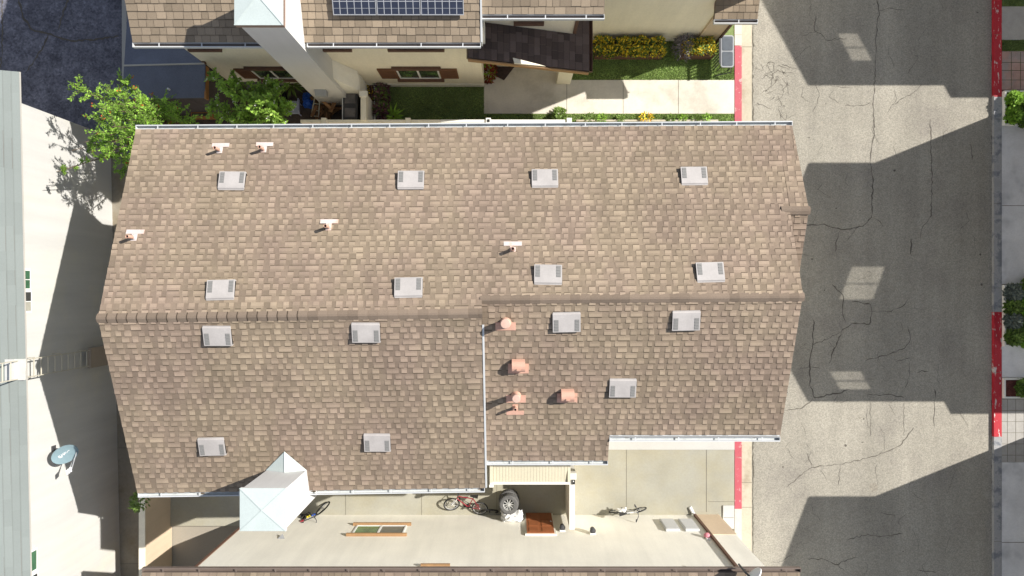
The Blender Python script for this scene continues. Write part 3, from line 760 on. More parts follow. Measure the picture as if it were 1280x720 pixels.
# ------------------------------------------------------------------ south house
YS = -8.2
sh = thing('town_house', 'cream house along the bottom edge with a red front door and a tall blank wall', 'house', (0, -10, 0))
mb = MB()
mb.xprism([(YS, -.1), (YS, 5.55), (-12.5, 7.2), (-17, 5.5), (-17, -.1)][::-1], -9.3, 7.45)
mb.build('wall', creamw, sh)
mb = MB(); mb.box(6.66, 7.47, YS, YS + .02, -.1, 2.0); mb.build('wall_panel', peach, sh)
mb = MB(); mb.box(-9.33, -9.25, YS, YS + .03, -.1, 5.4); mb.build('corner_trim', trim_b, sh)
ge = -7.93
zS = 5.72
rs0, rs1 = Vector((-10.3, -12.6, zS + 1.8)), Vector((8.02, -12.6, zS + 1.8))
shingles('roof', rs0, rs1, Vector((-10.3, ge, zS)), Vector((8.02, ge, zS)), shin, sh, exp=.2, fancy=False, tw=(.16, .3), hi=.006, lt=(.65, 1.1), seed=21)
gutter(Vector((-10.3, ge, zS)), Vector((8.04, ge, zS)), UY, sh, mi=(gut_b, gut_b), w=.13)
fascia(Vector((-10.3, ge - .04, zS)), Vector((8.02, ge - .04, zS)), sh, gut_b)
mb = MB(); mb.tube([(6.56, YS + .06, 5.45), (6.56, YS + .06, .12)], .055, 4); dsp = mb.build('downspout', trim_b, sh)
mb = MB(); mb.tube([(6.56, YS + .06, .14), (6.52, YS + .10, .06), (6.42, YS + .30, .03)], [.05, .055, .06], 8); mb.build('outlet', white_p, dsp)
def zy(py, Y): return H - abs(Y) * F / abs(py - 360)
def xz(px, z): return (px - 640) * (H - z) / F
def wall_window(parent, x0, x1, z0, z1, Y, out, glass=(None, None), sill=None, sillm=None, head=True, proud=.03, ext=.18, mull=True):
    s = out
    fr = MB(); y = lambda a: Y + s * a
    t = .05
    fr.box(x0, x1, y(.002), y(proud), z0, z0 + t); fr.box(x0, x1, y(.002), y(proud), z1 - t, z1)
    fr.box(x0, x0 + t, y(.002), y(proud), z0 + t, z1 - t); fr.box(x1 - t, x1, y(.002), y(proud), z0 + t, z1 - t)
    xm = (x0 + x1) / 2
    if mull: fr.box(xm - .03, xm + .03, y(.002), y(proud), z0 + t, z1 - t)
    w = fr.build('window', frame_w, parent)
    if mull:
        a = MB(); a.box(x0 + t, xm - .03, y(.003), y(.010), z0 + t, z1 - t); a.build('pane', glass[0] or glass_d, w)
        a = MB(); a.box(xm + .03, x1 - t, y(.003), y(.010), z0 + t, z1 - t); a.build('pane', glass[1] or glass_k, w)
    else:
        a = MB(); a.box(x0 + t, x1 - t, y(.003), y(.010), z0 + t, z1 - t); a.build('pane', glass[0] or glass_d, w)
    if sill:
        a = MB(); a.box(x0 - ext, x1 + ext, y(.002), y(.10), z0 - .085, z0 - .005); a.build('sill', sillm, w)
        if head: a = MB(); a.box(x0 - ext, x1 + ext, y(.002), y(.10), z1 + .005, z1 + .085); a.build('head_trim', sillm, w)
    return w
gw1 = mat('bright_reflection_glass', (.10, .19, .07), var=.4, scale=2.5, rough=.12, spec=.7); gw2 = mat('screened_glass', (.15, .15, .125), var=.15, scale=3, rough=.3)  # green of a reflection put into the first pane colour
wall_window(sh, -5.34, -3.62, 1.15, 2.08, YS, 1, glass=(gw1, gw2), sill=True, sillm=trim_o, ext=.14)
wall_window(sh, -2.52, -1.98, 4.72, 5.35, YS, 1, glass=(gw1, gw1), sill=True, sillm=trim_o, ext=.16, head=False, mull=False)
# front door in its frame
mb = MB(); mb.box(.44, 1.47, YS + .002, YS + .06, -.02, 2.10); dr = mb.build('door_frame', creamw, sh)
mb = MB(); mb.box(.50, 1.41, YS + .061, YS + .085, .02, 2.04)
door = mb.build('door', door_m, sh)
mb = MB()
for (a, b_) in ((.57, .90), (1.01, 1.34)):
    for (z0, z1) in ((.18, .72), (.84, 1.42), (1.54, 1.92)):
        mb.box(a, b_, YS + .086, YS + .098, z0, z1)
mb.build('door_panel', door_m, door, bevel=.008)
mb = MB(); mb.lathe([(.001, .03), (.028, .02), (.03, .0)], (1.34, YS + .10, 1.0), 12, M=Matrix.Rotation(R(-90), 3, 'X')); mb.tube([(1.34, YS + .09, 1.0), (1.34, YS + .13, 1.0)], .018, 8); mb.build('handle', alu, door)
# scoop vent
mb = MB(); x, z = -7.55, 2.28
mb.face([(x - .12, YS + .004, z + .1), (x + .12, YS + .004, z + .1), (x, YS + .11, z - .06)]); mb.face([(x - .12, YS + .004, z + .1), (x, YS + .11, z - .06), (x, YS + .004, z - .12)]); mb.face([(x, YS + .11, z - .06), (x + .12, YS + .004, z + .1), (x, YS + .004, z - .12)])
mb.build('scoop_vent', grey_p, sh)
# wall lamps, meters, alarm
def wall_lamp(x, z, lab):
    t = thing('wall_lamp', lab, 'wall lamp', (x, YS, z), 'wall lamps by the red door')
    b = MB(); b.box(x - .09, x + .09, YS + .003, YS + .05, z - .10, z + .12); b.build('backplate', white_p, t)
    b = MB(); b.lathe([(.05, -.13), (.075, -.10), (.085, .05), (.05, .08)], (x, YS + .13, z), 10); b.build('lantern', dgrey, t)
    b = MB(); b.lathe([(.10, .08), (.10, .10), (.06, .14), (.001, .15)], (x, YS + .13, z), 12); b.build('cap', dgrey, t)
wall_lamp(1.70, 1.60, 'small dark wall lantern on a white backplate right beside the red door')
wall_lamp(2.69, 1.90, 'small wall lantern on the sunny patio side of the low dividing wall')
for x, lab in ((5.42, 'white meter box on the cream wall, the one farther from the brown downspout'), (6.08, 'white meter box on the cream wall, the one close to the brown downspout')):
    t = thing('meter_box', lab, 'meter box', (x, YS, .8), 'utility boxes on the cream wall')
    b = MB(); b.box(x - .24, x + .24, YS + .003, YS + .09, .65, 1.72); b.build('case', gut_w, t, bevel=.01)
    b = MB(); b.box(x - .21, x + .21, YS + .091, YS + .100, .7, 1.67); b.build('door', gut_w, t)
t = thing('fire_bell', 'small pink alarm bell high beside the brown downspout', 'alarm bell', (6.40, YS, 2.3))
mb = MB(); mb.lathe([(.001, .12), (.06, .115), (.10, .07), (.105, .0)], (6.40, YS + .04, 2.28), 16, M=Matrix.Rotation(R(-90), 3, 'X')); mb.build('gong', pinkp, t, smooth=True)
mb = MB(); mb.box(6.34, 6.46, YS + .003, YS + .04, 2.34, 2.5); mb.build('mount', white_p, t)

# low dividing wall and porch cover by the main house
t = thing('garden_wall', 'slim cream dividing wall between the shaded entry and the open patio', 'wall', (2.0, -7, 0))
mb = MB(); mb.box(1.93, 2.08, YS + .125, -6.38, -.02, 1.82); mb.build('wall', cream, t)
mb = MB(); mb.box(1.92, 2.10, YS + .13, -6.37, 1.823, 1.87); mb.build('coping', beam_w, t)
mb = MB(); mb.box(1.90, 2.14, -6.36, -6.16, -.02, 2.02); mb.build('end_post', beam_w, t)
t = thing('wall_spotlight', 'small black spotlight on the head of the low dividing wall', 'spotlight', (2.06, -6.47, 1.89))
mb = MB(); mb.box(2.02, 2.10, -6.55, -6.40, 1.872, 1.93); mb.build('body', black, t); mb = MB(); mb.box(2.03, 2.06, -6.46, -6.42, 1.931, 1.96); mb.build('lens', white_p, t)
aw = thing('porch_cover', 'cream ribbed metal porch cover with a white front beam, tucked under the gutter', 'porch cover', (.5, -5.8, 0))
mb = MB(); z0, z1, ya, yb = 2.46, 2.74, -6.30, -4.75
n = 48
for k in range(n):
    xa, xb = -.60 + 2.40 * k / n, -.60 + 2.40 * (k + 1) / n; h = .007 if k % 2 == 0 else 0
    mb.hexa([(xa, ya, z0 - .02), (xb, ya, z0 - .02), (xb, yb, z1 - .02), (xa, yb, z1 - .02), (xa, ya, z0 + h), (xb, ya, z0 + h), (xb, yb, z1 + h), (xa, yb, z1 + h)])
mb.build('roof_panel', awn, aw)
mb = MB(); mb.box(-.72, 1.90, -6.39, -6.305, 2.36, 2.50); mb.build('beam', beam_w, aw)
mb = MB(); mb.box(1.81, 1.90, -6.30, -4.75, 2.34, 2.54); mb.build('beam', awn, aw)
mb = MB(); mb.box(-.72, -.61, -6.30, -4.75, 2.40, 2.60); mb.build('beam', awn, aw)
mb = MB(); mb.box(-.74, -.60, -6.48, -6.395, 0, 2.52); mb.build('post', beam_w, aw)

# ------------------------------------------------------------------ north house
YA, YB, YC = 7.30, 8.0, 8.96
nh = thing('town_house', 'cream house along the top edge with a solar array and a dark porch roof', 'house', (0, 10, 0))
mb = MB()
mb.xprism([(YA, -.1), (YA, 5.6), (11.7, 7.4), (16, 5.5), (16, -.1)], -10.0, -1.0); 
mb.xprism([(YB, -.1), (YB, 5.9), (11.7, 7.2), (16, 5.5), (16, -.1)], -1.0, 1.95)
mb.xprism([(YC, -.1), (YC, 6.1), (11.7, 7.2), (16, 5.5), (16, -.1)], 1.95, 7.3)
mb.build('wall', cream, nh)
mb = MB(); mb.box(-9.95, -1.0, YA - .03, YA - .002, -.1, .28); mb.box(2.2, 7.3, YC - .04, YC - .002, -.1, .26); mb.build('plinth', creamw, nh)
mb = MB(); mb.box(6.62, 7.33, YC - .09, YC - .002, -.1, 2.7); mb.build('wall_panel', peach, nh)
mb = MB(); mb.tube([(7.36, YC - .12, 2.8), (7.36, YC - .12, .05)], .05, 4); mb.build('downspout', trim_b, nh)
eA = P(162, 53, 5.8).y; rA = 11.7; zA = 5.8 + (rA - eA) * .385
xa0, xa1 = -10.52, -.88
SA = dict(exp=.205, fancy=False, tw=(.17, .32), hi=.010, lap=.014, lt=(.78, 1.2))
_, fA, nA = shingles('roof', (xa0, rA, zA), (xa1, rA, zA), (xa0, eA, 5.8), (xa1, eA, 5.8), shin_n, nh, seed=31, **SA)
eB = P(640, 16, 6.08).y
zB = 6.08 + (rA - eB) * .385
shingles('roof', (xa1 + .02, rA, zB - .2), (2.53, rA, zB - .2), (xa1 + .02, eB, 5.98), (2.53, eB, 5.98), shin_n, nh, seed=32, **SA)
shingles('roof', (2.54, rA, zB - .2), (7.9, rA, zB - .2), (2.54, 8.05, 6.25), (7.9, 8.05, 6.25), shin_n, nh, seed=33, **SA)
shingles('roof', (xa0, rA, zA), (7.9, rA, zB - .2), (xa0, 16.4, 5.8), (7.9, 16.4, 5.8), shin_n, nh, seed=34, exp=.4, fancy=False, tw=(.5, .9))
for a_, b_ in ((xa0, -6.92), (-5.68, xa1)): gutter((a_, eA, 5.8), (b_, eA, 5.8), -UY, nh, mi=(gut_w, gut_b), w=.135); fascia((a_, eA + .04, 5.8), (b_, eA + .04, 5.8), nh, gut_w, out=-UY)
gutter((xa1 + .06, eB, 5.98), (2.53, eB, 5.98), -UY, nh, mi=(gut_w, gut_b), w=.135); fascia((xa1 + .05, eB + .04, 5.98), (2.53, eB + .04, 5.98), nh, gut_w, out=-UY)
mb = MB(); q0, q1 = Vector((xa1, rA, zA)), Vector((xa1, eA, 5.8)); o = .012
mb.hexa([q1 + Vector((o, 0, -.3)), q1 + Vector((o + .045, 0, -.3)), q0 + Vector((o + .045, 0, -.3)), q0 + Vector((o, 0, -.3)), q1 + Vector((o, 0, .03)), q1 + Vector((o + .045, 0, .03)), q0 + Vector((o + .045, 0, .03)), q0 + Vector((o, 0, .03))])
mb.build('roof_edge_trim', gut_w, nh)
# skirt roof over the street-side corner
zC = 3.3; eC = P(900, 24, zC).y; xc0, xc1 = P(893, 24, zC).x, P(947, 24, zC).x
shingles('roof', (xc0, 10.2, zC + .65), (xc1, 10.2, zC + .65), (xc0, eC, zC), (xc1, eC, zC), shin_n, nh, seed=35, **SA)
gutter((xc0, eC, zC), (xc1, eC, zC), -UY, nh, mi=(gut_w, gut_b), w=.135); fascia((xc0, eC + .04, zC), (xc1, eC + .04, zC), nh, trim_b, out=-UY)
t = thing('vent_pipe', 'rusty vent pipe on a white flashing at the top edge by the road', 'vent pipe', P(908, 2, 3.2))
p = P(908, 6, 3.25); mb = MB(); mb.box(p.x - .38, p.x + .15, p.y - .12, p.y + .10, 3.2, 3.34); mb.build('flashing', flash_w, t); mb = MB(); mb.tube([p + Vector((0, .05, .1)), p + Vector((0.03, .3, .75))], .065, 12); mb.build('pipe', brown_p, t)
# porch roof, falling to the road side
xp0, xp1, yp0, zp0, zp1 = -1.32, 2.44, 6.88, 4.35, 3.05
sl_ = (zp0 - zp1) / (xp1 - xp0)
SD = dict(exp=.2, fancy=False, tw=(.22, .34), hi=.008, lap=.014, lt=(.65, 1.3))
pz = lambda x: zp0 - (x - xp0) * sl_
shingles('porch_roof', (xp0, yp0, zp0), (xp0, YA - .05, zp0), (-1.02, yp0, pz(-1.02)), (-1.02, YA - .05, pz(-1.02)), shin_d, nh, seed=41, **SD)
shingles('porch_roof', (-1.02, yp0, pz(-1.02)), (-1.02, YB - .005, pz(-1.02)), (1.98, yp0, pz(1.98)), (1.98, YB - .005, pz(1.98)), shin_d, nh, seed=42, **SD)
shingles('porch_roof', (1.98, yp0, pz(1.98)), (1.98, YC - .005, pz(1.98)), (xp1, yp0, zp1), (xp1, YC - .005, zp1), shin_d, nh, seed=43, **SD)
gutter((xp1, yp0, zp1), (xp1, YC - .01, zp1), UX, nh, mi=(trim_b, trim_b), w=.12)
mb = MB(); a = Vector((xp0, yp0 - .03, zp0)); c = Vector((xp1, yp0 - .03, zp1)); 
mb.hexa([a + Vector((0, -.035, -.2)), c + Vector((0, -.035, -.2)), c + Vector((0, 0, -.2)), a + Vector((0, 0, -.2)), a + Vector((0, -.035, .0)), c + Vector((0, -.035, .0)), c, a])
mb.build('fascia', trim_o, nh)
mb = MB(); a0, a1, a2 = P(641, 72, 4.0), P(643, 79, 3.95), P(682, 82.5, 3.62)
mb.face([a0, a1, a2]); mb.face([a1, a1 - UZ * .15, a2 - UZ * .1, a2]); mb.face([a0, a2, a2 - UZ * .1, a0 - UZ * .15]); mb.face([a1 - UZ * .15, a1, a0, a0 - UZ * .15])
mb.build('gable_board', cream, nh)
mb = MB(); mb.box(1.60, 2.10, 7.36, 7.75, -.02, pz(1.9) - .16); mb.build('porch_pillar', cream, nh)
mb = MB(); mb.box(1.90, 2.0, YB - .05, YB - .002, 3.35, 5.75); mb.build('corner_trim', trim_b, nh)
mb = MB(); mb.box(-1.0, -.8, YA, YA + .5, 4.3, 5.6); mb.build('corner_return', creamw, nh)
# north house windows
def shuttered(x0, x1, z0, z1, sw=.6):
    w = wall_window(nh, x0, x1, z0, z1, YA, -1, glass=(glass_d, glass_d))
    for n_, (z_a, z_b) in (('sill', (z0 - .16, z0 - .004)), ('head_trim', (z1 + .004, z1 + .15))):
        b = MB(); b.box(x0 - .1, x1 + .1, YA - .10, YA - .002, z_a, z_b); b.build(n_, trim_b, w)
    for s in (-1, 1):
        b = MB(); xa, xb = (x0 - .02 - sw, x0 - .02) if s < 0 else (x1 + .02, x1 + .02 + sw)
        b.box(xa, xb, YA - .045, YA - .002, z0 + .05, z1 - .05)
        for k in range(9):
            zz = z0 + .1 + k * (z1 - z0 - .2) / 9; b.box(xa + .05, xb - .05, YA - .06, YA - .0455, zz, zz + .05)
        b.build('shutter', shut, w)
shuttered(-3.88, -2.46, .95, 2.05); shuttered(-8.75, -7.45, .95, 2.05, .5)
for x0, x1 in ((-5.85, -4.88), (-3.78, -2.06), (-9.85, -8.85)):
    wd = wall_window(nh, x0 + .15, x1 - .15, 4.02, 5.15, YA, -1, glass=(glass_k, glass_k))
    b = MB(); b.box(x0, x1, YA - .10, YA - .002, 3.86, 4.0); b.build('sill', trim_b, wd)
b = MB(); b.box(P(642, 28, 4.2).x, P(680, 28, 4.2).x, YB - .1, YB - .002, 4.12, 4.26); b.build('sill', trim_b, nh)
# north chimney with chase and outlet
chn = chimney(nh, -6.85, -5.75, 6.60, 7.9, 7.62, chim_w, metal_c, brown_p, lip=.06, caph=.16, peak=.10)
mb = MB()
mb.hexa([(-5.748, 6.75, -.1), (-5.2, 6.75, -.1), (-5.2, YA - .004, -.1), (-5.748, YA - .004, -.1), (-5.748, 6.75, 2.75), (-5.2, 6.75, 1.2), (-5.2, YA - .004, 1.75), (-5.748, YA - .004, 2.9)])
mb.build('chimney_shoulder', creamw, nh)
mb = MB(); x = -6.38; mb.hexa([(x - .19, 6.42, 1.70), (x + .19, 6.42, 1.70), (x + .19, 6.598, 1.70), (x - .19, 6.598, 1.70), (x - .19, 6.42, 1.90), (x + .19, 6.42, 1.90), (x + .19, 6.598, 2.02), (x - .19, 6.598, 2.02)]); mb.build('flue_outlet', grey_p, chn)
# solar panels
uA = Vector((1, 0, 0)); vA = (Vector((0, rA, zA)) - Vector((0, eA, 5.8))).normalized()
def solar(px0, px1, py, lab):
    p0, n_ = plane_pt(px0, py, ((xa0, rA, zA + .14), (xa1, rA, zA + .14), (xa0, eA, 5.94))); p1, _ = plane_pt(px1, py, ((xa0, rA, zA + .14), (xa1, rA, zA + .14), (xa0, eA, 5.94)))
    w = p1.x - p0.x; L = 1.75; c = p0 + uA * w / 2 + vA * L / 2
    t = thing('solar_panel', lab, 'solar panel', c, 'solar panels on the north roof')
    b = MB(); b.obox(c, uA, vA, n_, w / 2 - .02, L / 2 - .02, .0, h0=-.03)
    nc = 6; nr = 10
    for k in range(1, nc): b.obox(c + uA * (-w / 2 + k * w / nc), uA, vA, n_, .010, L / 2 - .03, .0035, 1, h0=.001)
    for k in range(1, nr): b.obox(c + vA * (-L / 2 + k * L / nr), uA, vA, n_, w / 2 - .03, .004 if k % 2 else .010, .003, 1, h0=.001)
    b.build('cells', [pv, alu], t)
    b = MB()
    b.obox(c - vA * (L / 2 - .012), uA, vA, n_, w / 2 - .004, .012, .012, h0=-.035); b.obox(c + vA * (L / 2 - .012), uA, vA, n_, w / 2 - .004, .012, .012, h0=-.035)
    b.obox(c - uA * (w / 2 - .014), uA, vA, n_, .010, L / 2 - .026, .012, h0=-.035); b.obox(c + uA * (w / 2 - .014), uA, vA, n_, .010, L / 2 - .026, .012, h0=-.035)
    b.build('frame', alu, t)
    b = MB()
    for s in (-.3, .3): b.obox(c + uA * s, uA, vA, n_, .02, L / 2 - .1, -.036, h0=-.125)
    b.build('rail', dgrey, t)
solar(416.5, 471, 19, 'leftmost dark solar panel of the array cut by the top edge')
solar(471.5, 526, 19, 'middle dark solar panel of the array cut by the top edge')
solar(526.5, 580, 19, 'rightmost dark solar panel of the array, next to the white roof edge')

# ------------------------------------------------------------------ building on the left
bl = thing('apartment_block', 'bright white building with a pale green shingle roof along the left edge', 'building', (-15, -2, 0))
xw = lambda y: -14.50 + (4.6 - y) * .0225            # foot of its wall
xe = lambda y: xw(y) + .47
mb = MB(); y0, y1 = 5.47, -26
mb.prism([(xw(y0), y0), (-26, y0), (-26, y1), (xw(y1), y1)], -.1, 5.1); mb.build('wall', white_wall, bl)
ye0, ye1 = 6.17, -27; ze = 5.25
shingles('roof', (xe(ye0) - 7.5, ye0, ze + 2.6), (xe(ye1) - 7.5, ye1, ze + 2.6), (xe(ye0), ye0, ze), (xe(ye1), ye1, ze), shin_g, bl, exp=.21, fancy=False, tw=(.35, 1.0), hi=.003, lap=.007, lt=(.95, 1.04), band=.88, seam=0.0, seed=51, thick=.10)
mb = MB(); a, c = Vector((xe(ye0) + .004, ye0, ze)), Vector((xe(ye1) + .004, ye1, ze))
mb.hexa([a + Vector((0, 0, -.04)), c + Vector((0, 0, -.04)), c + Vector((.014, 0, -.04)), a + Vector((.014, 0, -.04)), a + Vector((0, 0, .006)), c + Vector((0, 0, .006)), c + Vector((.014, 0, .006)), a + Vector((.014, 0, .006))][::-1])
mb.build('fascia', pale_cap, bl)
def side_window(py0, py1, px_in, lab_g, n=2):
    z1 = 5.0
    x = xw(yv(py0)); d1 = abs(x) * F / (640 - px_in); z0 = H - d1
    y_t, y_b = (360 - py0) * d1 / F, (360 - py1) * d1 / F
    b = MB(); b.box(x - .05, x + .02, y_b - .05, y_t + .05, z0 - .05, z1); w = b.build('window', frame_w, bl)
    for k in range(n):
        ya_, yb_ = y_t + (y_b - y_t) * (k + .05) / n, y_t + (y_b - y_t) * (k + .95) / n
        g = MB(); g.box(x + .021, x + .028, min(ya_, yb_), max(ya_, yb_), z0, z1 - .05); g.build('pane', lab_g[k % len(lab_g)], w)
glass_g = mat('green_reflection_glass', (.05, .13, .07), var=.3, scale=3, rough=.08, spec=.8)  # green reflection put into the pane colour
side_window(338, 361, 36.2, [glass_g, glass_g]); side_window(364.5, 389, 37.6, [glass_k, mat('pale_blind', (.33, .32, .27), var=.2, scale=4)])
side_window(686, 712, 44.5, [glass_g], 1); side_window(715, 745, 45.5, [glass_k], 1)
# fixed ladder
xl = xw(-2.3) + .30
# white roof notch behind the ladder head
mb = MB(); mb.box(-15.3, xl - .05, -2.62, -2.02, ze - .05, ze + .17); mb.box(xl - .049, xe(-2.3) + .002, -2.62, -2.02, ze - .05, ze + .085); mb.build('roof_notch', white_wall, bl)
t = thing('wall_ladder', 'fixed steel ladder on the white wall with a tan climb guard, reaching the green roof', 'ladder', (xl, -2.32, 0))
mb = MB()
ztop = 6.35
for s in (-.26, .26):
    b = MB(); b.box(xl - .02, xl + .02, -2.33 + s - .012, -2.33 + s + .012, 1.9, ztop); b.build('rail', ladder_m, t)
for k in range(14):
    z = 2.15 + k * .315; b = MB(); b.tube([(xl, -2.33 - .247, z), (xl, -2.33 + .247, z)], .019, 8); b.build('rung', ladder_m, t)
for z in (2.2, 3.4, 4.6):
    for s in (-.28, .28): b = MB(); b.tube([(xl - .02, -2.33 + s, z), (xw(-2.3) + .002, -2.33 + s, z)], .012, 6); b.build('bracket', ladder_m, t)
mb = MB(); mb.box(xl - .05, xl + .06, -2.66, -2.0, .75, 2.02); mb.build('climb_guard', guard_m, t)
# satellite dish
dc = Vector((-13.62, -5.05, 3.9))
t = thing('satellite_dish', 'oval blue-grey satellite dish on the white wall, a faint pale script across it', 'satellite dish', dc)
nd = Vector((.33, -.30, .88)).normalized(); ud = Vector((.86, .48, 0)); ud = (ud - nd * ud.dot(nd)).normalized(); vd = nd.cross(ud)
mb = MB(); prof = []
nr, ns = 8, 36
def dpt(r, a, o=0): return dc + ud * (.40 * r * math.cos(a)) + vd * (.275 * r * math.sin(a)) + nd * (.055 * r * r + o)
for i in range(nr):
    for j in range(ns):
        a0, a1 = 2 * math.pi * j / ns, 2 * math.pi * (j + 1) / ns; r0_, r1_ = i / nr, (i + 1) / nr
        mb.face([dpt(r0_, a0), dpt(r1_, a0), dpt(r1_, a1), dpt(r0_, a1)][(1 if i == 0 else 0):]); mb.face([dpt(r1_, a0, -.012), dpt(r0_, a0, -.012), dpt(r0_, a1, -.012), dpt(r1_, a1, -.012)])
for j in range(ns):
    a0, a1 = 2 * math.pi * j / ns, 2 * math.pi * (j + 1) / ns; mb.face([dpt(1, a0, -.012), dpt(1, a1, -.012), dpt(1, a1), dpt(1, a0)])
rf = mb.build('reflector', dish_m, t, smooth=True)
mb = MB()                                            # the pale unreadable script
def ds(x, y): 
    r2 = (x / .40) ** 2 + (y / .275) ** 2; return dc + ud * x + vd * y + nd * (.055 * r2 + .008)
for st in ([(-.16, -.03), (-.20, .0), (-.19, .05), (-.15, .05), (-.17, .0), (-.12, -.04)], [(-.12, -.02), (-.10, .05), (-.08, -.01), (-.05, .05), (-.04, -.01)], [(-.04, -.02), (.0, .05), (.01, .0), (.05, .04)], [(.05, .0), (.10, .03), (.16, .035)]):
    mb.tube([ds(x, y) for x, y in st], .009, 5)
mb.build('script_mark', white_p, rf)
lnb = dc + nd * .36 + vd * -.02 - Vector((-.10, .36, .12)) 
mb = MB(); mb.tube([dc + ud * .10 - vd * .25 + nd * .02, lnb], .016, 6); mb.tube([dc + ud * .32 - vd * .10 + nd * .02, lnb + Vector((.08, .04, 0))], .014, 6); mb.build('feed_arm', grey_p, t)
mb = MB()
for k in (-1, 0, 1): 
    c = lnb + ud * (.07 * k) + vd * (.01 * k); mb.tube([c + (dc - lnb).normalized() * .07, c - (dc - lnb).normalized() * .07], [.032, .028], 10)
mb.build('feed_horn', white_p, t)
mb = MB(); mb.tube([dc - nd * .02, dc - nd * .12 + Vector((-.12, .02, -.15)), Vector((xw(-5) + .01, -5.0, 3.45))], .024, 8); mb.box(xw(-5), xw(-5) + .02, -5.09, -4.91, 3.35, 3.55); mb.build('mast', dgrey, t)
mb = MB(); mb.box(xw(4) + .0, xw(-10) + .06, 0, 0, 0, 0) if False else None

# ------------------------------------------------------------------ boundary walls and fences
t = thing('garden_wall', 'peach stucco boundary wall beside the alley at the bottom left', 'wall', (-12.43, -8, 0))
mb = MB(); mb.box(-12.53, -12.335, -16, -5.0, -.1, 1.72); mb.build('wall', peach, t)
mb = MB(); mb.box(-12.535, -12.33, -16.01, -4.99, 1.722, 1.76); mb.build('coping', cream, t)
t = thing('garden_wall', 'grey wall line between the dark asphalt court and the blue shed roof', 'wall', (-12.6, 9, 0))
mb = MB(); mb.box(-12.93, -12.80, 5.9, 20, -.1, 1.98); mb.build('wall', kerb_m, t); mb = MB(); mb.box(-12.95, -12.79, 5.89, 20, 1.982, 2.03); mb.build('coping', pale_cap, t)
fn = thing('boundary_fence', 'low white and peach rail fence along the north gutter of the middle house', 'fence', (-2, 5.7, 0))
yf = yv(151.3, 1.25)
mb = MB(); mb.box(xz(376, 1.2), xz(551, 1.2), yf - .04, yf + .04, .02, 1.16); mb.build('panel', peach, fn)
mb = MB(); mb.box(xz(551, 1.2) + .002, xz(706, 1.2), yf - .04, yf + .04, .02, 1.16); mb.build('panel', trim_o, fn)  # brown of the shaded south face put into the panel colour
mb = MB(); mb.box(xz(376, 1.2), xz(551, 1.2) - .002, yf - .05, yf + .05, 1.162, 1.24); mb.build('top_rail', cream, fn)
mb = MB(); mb.box(xz(551, 1.2), xz(707, 1.2), yf - .05, yf + .05, 1.163, 1.25); mb.build('top_rail', beam_w, fn)
for px in (405, 510, 610.5, 711.5):
    x = xz(px, 1.25); mb = MB(); mb.box(x - .085, x + .085, yf - .10, yf + .10, -.02, 1.30); mb.build('post', cream if px < 600 else beam_w, fn)
x = xz(610.5, 1.3); mb = MB(); mb.box(x - .035, x + .045, yf - .045, yf + .045, 1.302, 1.325); mb.build('post_hole', black, fn)  # black block put in for the dark hole in the post
t = thing('garden_wall', 'short cream wall stub beside the dark grill box', 'wall', (-5.2, 6.4, 0))
mb = MB(); mb.box(xz(450.5, 1.4), xz(457, 1.4), yv(150, 1.4), yv(115, 1.4), -.02, 1.36); mb.build('wall', cream, t); mb = MB(); mb.box(xz(449.5, 1.4), xz(459.5, 1.4), yv(121, 1.4), yv(114, 1.4), 1.362, 1.46); mb.build('cap', creamw, t)
# shed
sd = thing('shed', 'low shed under dark blue-grey roofing felt at the top left', 'shed', (-11.4, 7, 0))
zr_, zs_ = 2.72, 2.45
A0, A1 = P(155, 82, zr_), P(256, 79.5, zr_); B0, B1 = P(153, 124, zs_), P(256, 122, zs_); C0, C1 = P(153, 20, 2.35), P(214, 30, 2.35)
C1 = Vector((A1.x - .0, A1.y + 1.6, 2.35)); C0 = Vector((A0.x, A1.y + 3.2, 2.35))
mb = MB()
def slab3(q, th=.06):
    q = [Vector(p) for p in q]
    if (q[1] - q[0]).cross(q[2] - q[1]).z < 0: q = q[::-1]
    mb.hexa([p - UZ * th for p in q] + q)
slab3([B0, B1, A1, A0]); slab3([A0, A1, C1, C0]); mb.build('roof', shed_m, sd)
mb = MB(); d = (A1 - A0).normalized(); mb.tube([A0 + UZ * .01, A1 + UZ * .01], .03, 6); mb.build('ridge_strip', pale_cap, sd)
mb = MB(); mb.box(B0.x + .05, B1.x - .05, B0.y + .12, C1.y - .1, -.02, 2.3); mb.build('wall', shed_w, sd)
mb = MB(); mb.box(B1.x + .003, B1.x + .06, B1.y - .04, A1.y, 2.28, 2.50); mb.build('bargeboard', wood_o, sd)
mb = MB(); a = A1 + Vector((.02, 0, 0)); c = P(230, 58, 2.5); a2 = c + Vector((0, 0, 0)); 
mb.tube([a, c], .045, 5); mb.build('bargeboard', trim_b, sd)
mb = MB(); p = P(212, 112, 2.55); mb.lathe([(.03, 0), (.03, .12), (.001, .13)], p, 10); mb.build('vent_cap', white_p, sd)
t = thing('timber_planter', 'orange timber edge board under the leafy tree by the shed', 'planter', P(255, 142, .4))
mb = MB(); a, c = P(238, 146, .4), P(264, 140, .4); mb.box(a.x, c.x, a.y, c.y, 0, .36); mb.build('board', wood_o, t); mb = MB(); mb.box(a.x + .04, c.x - .04, a.y + .04, c.y - .04, .361, .38); mb.build('soil', soil, t)

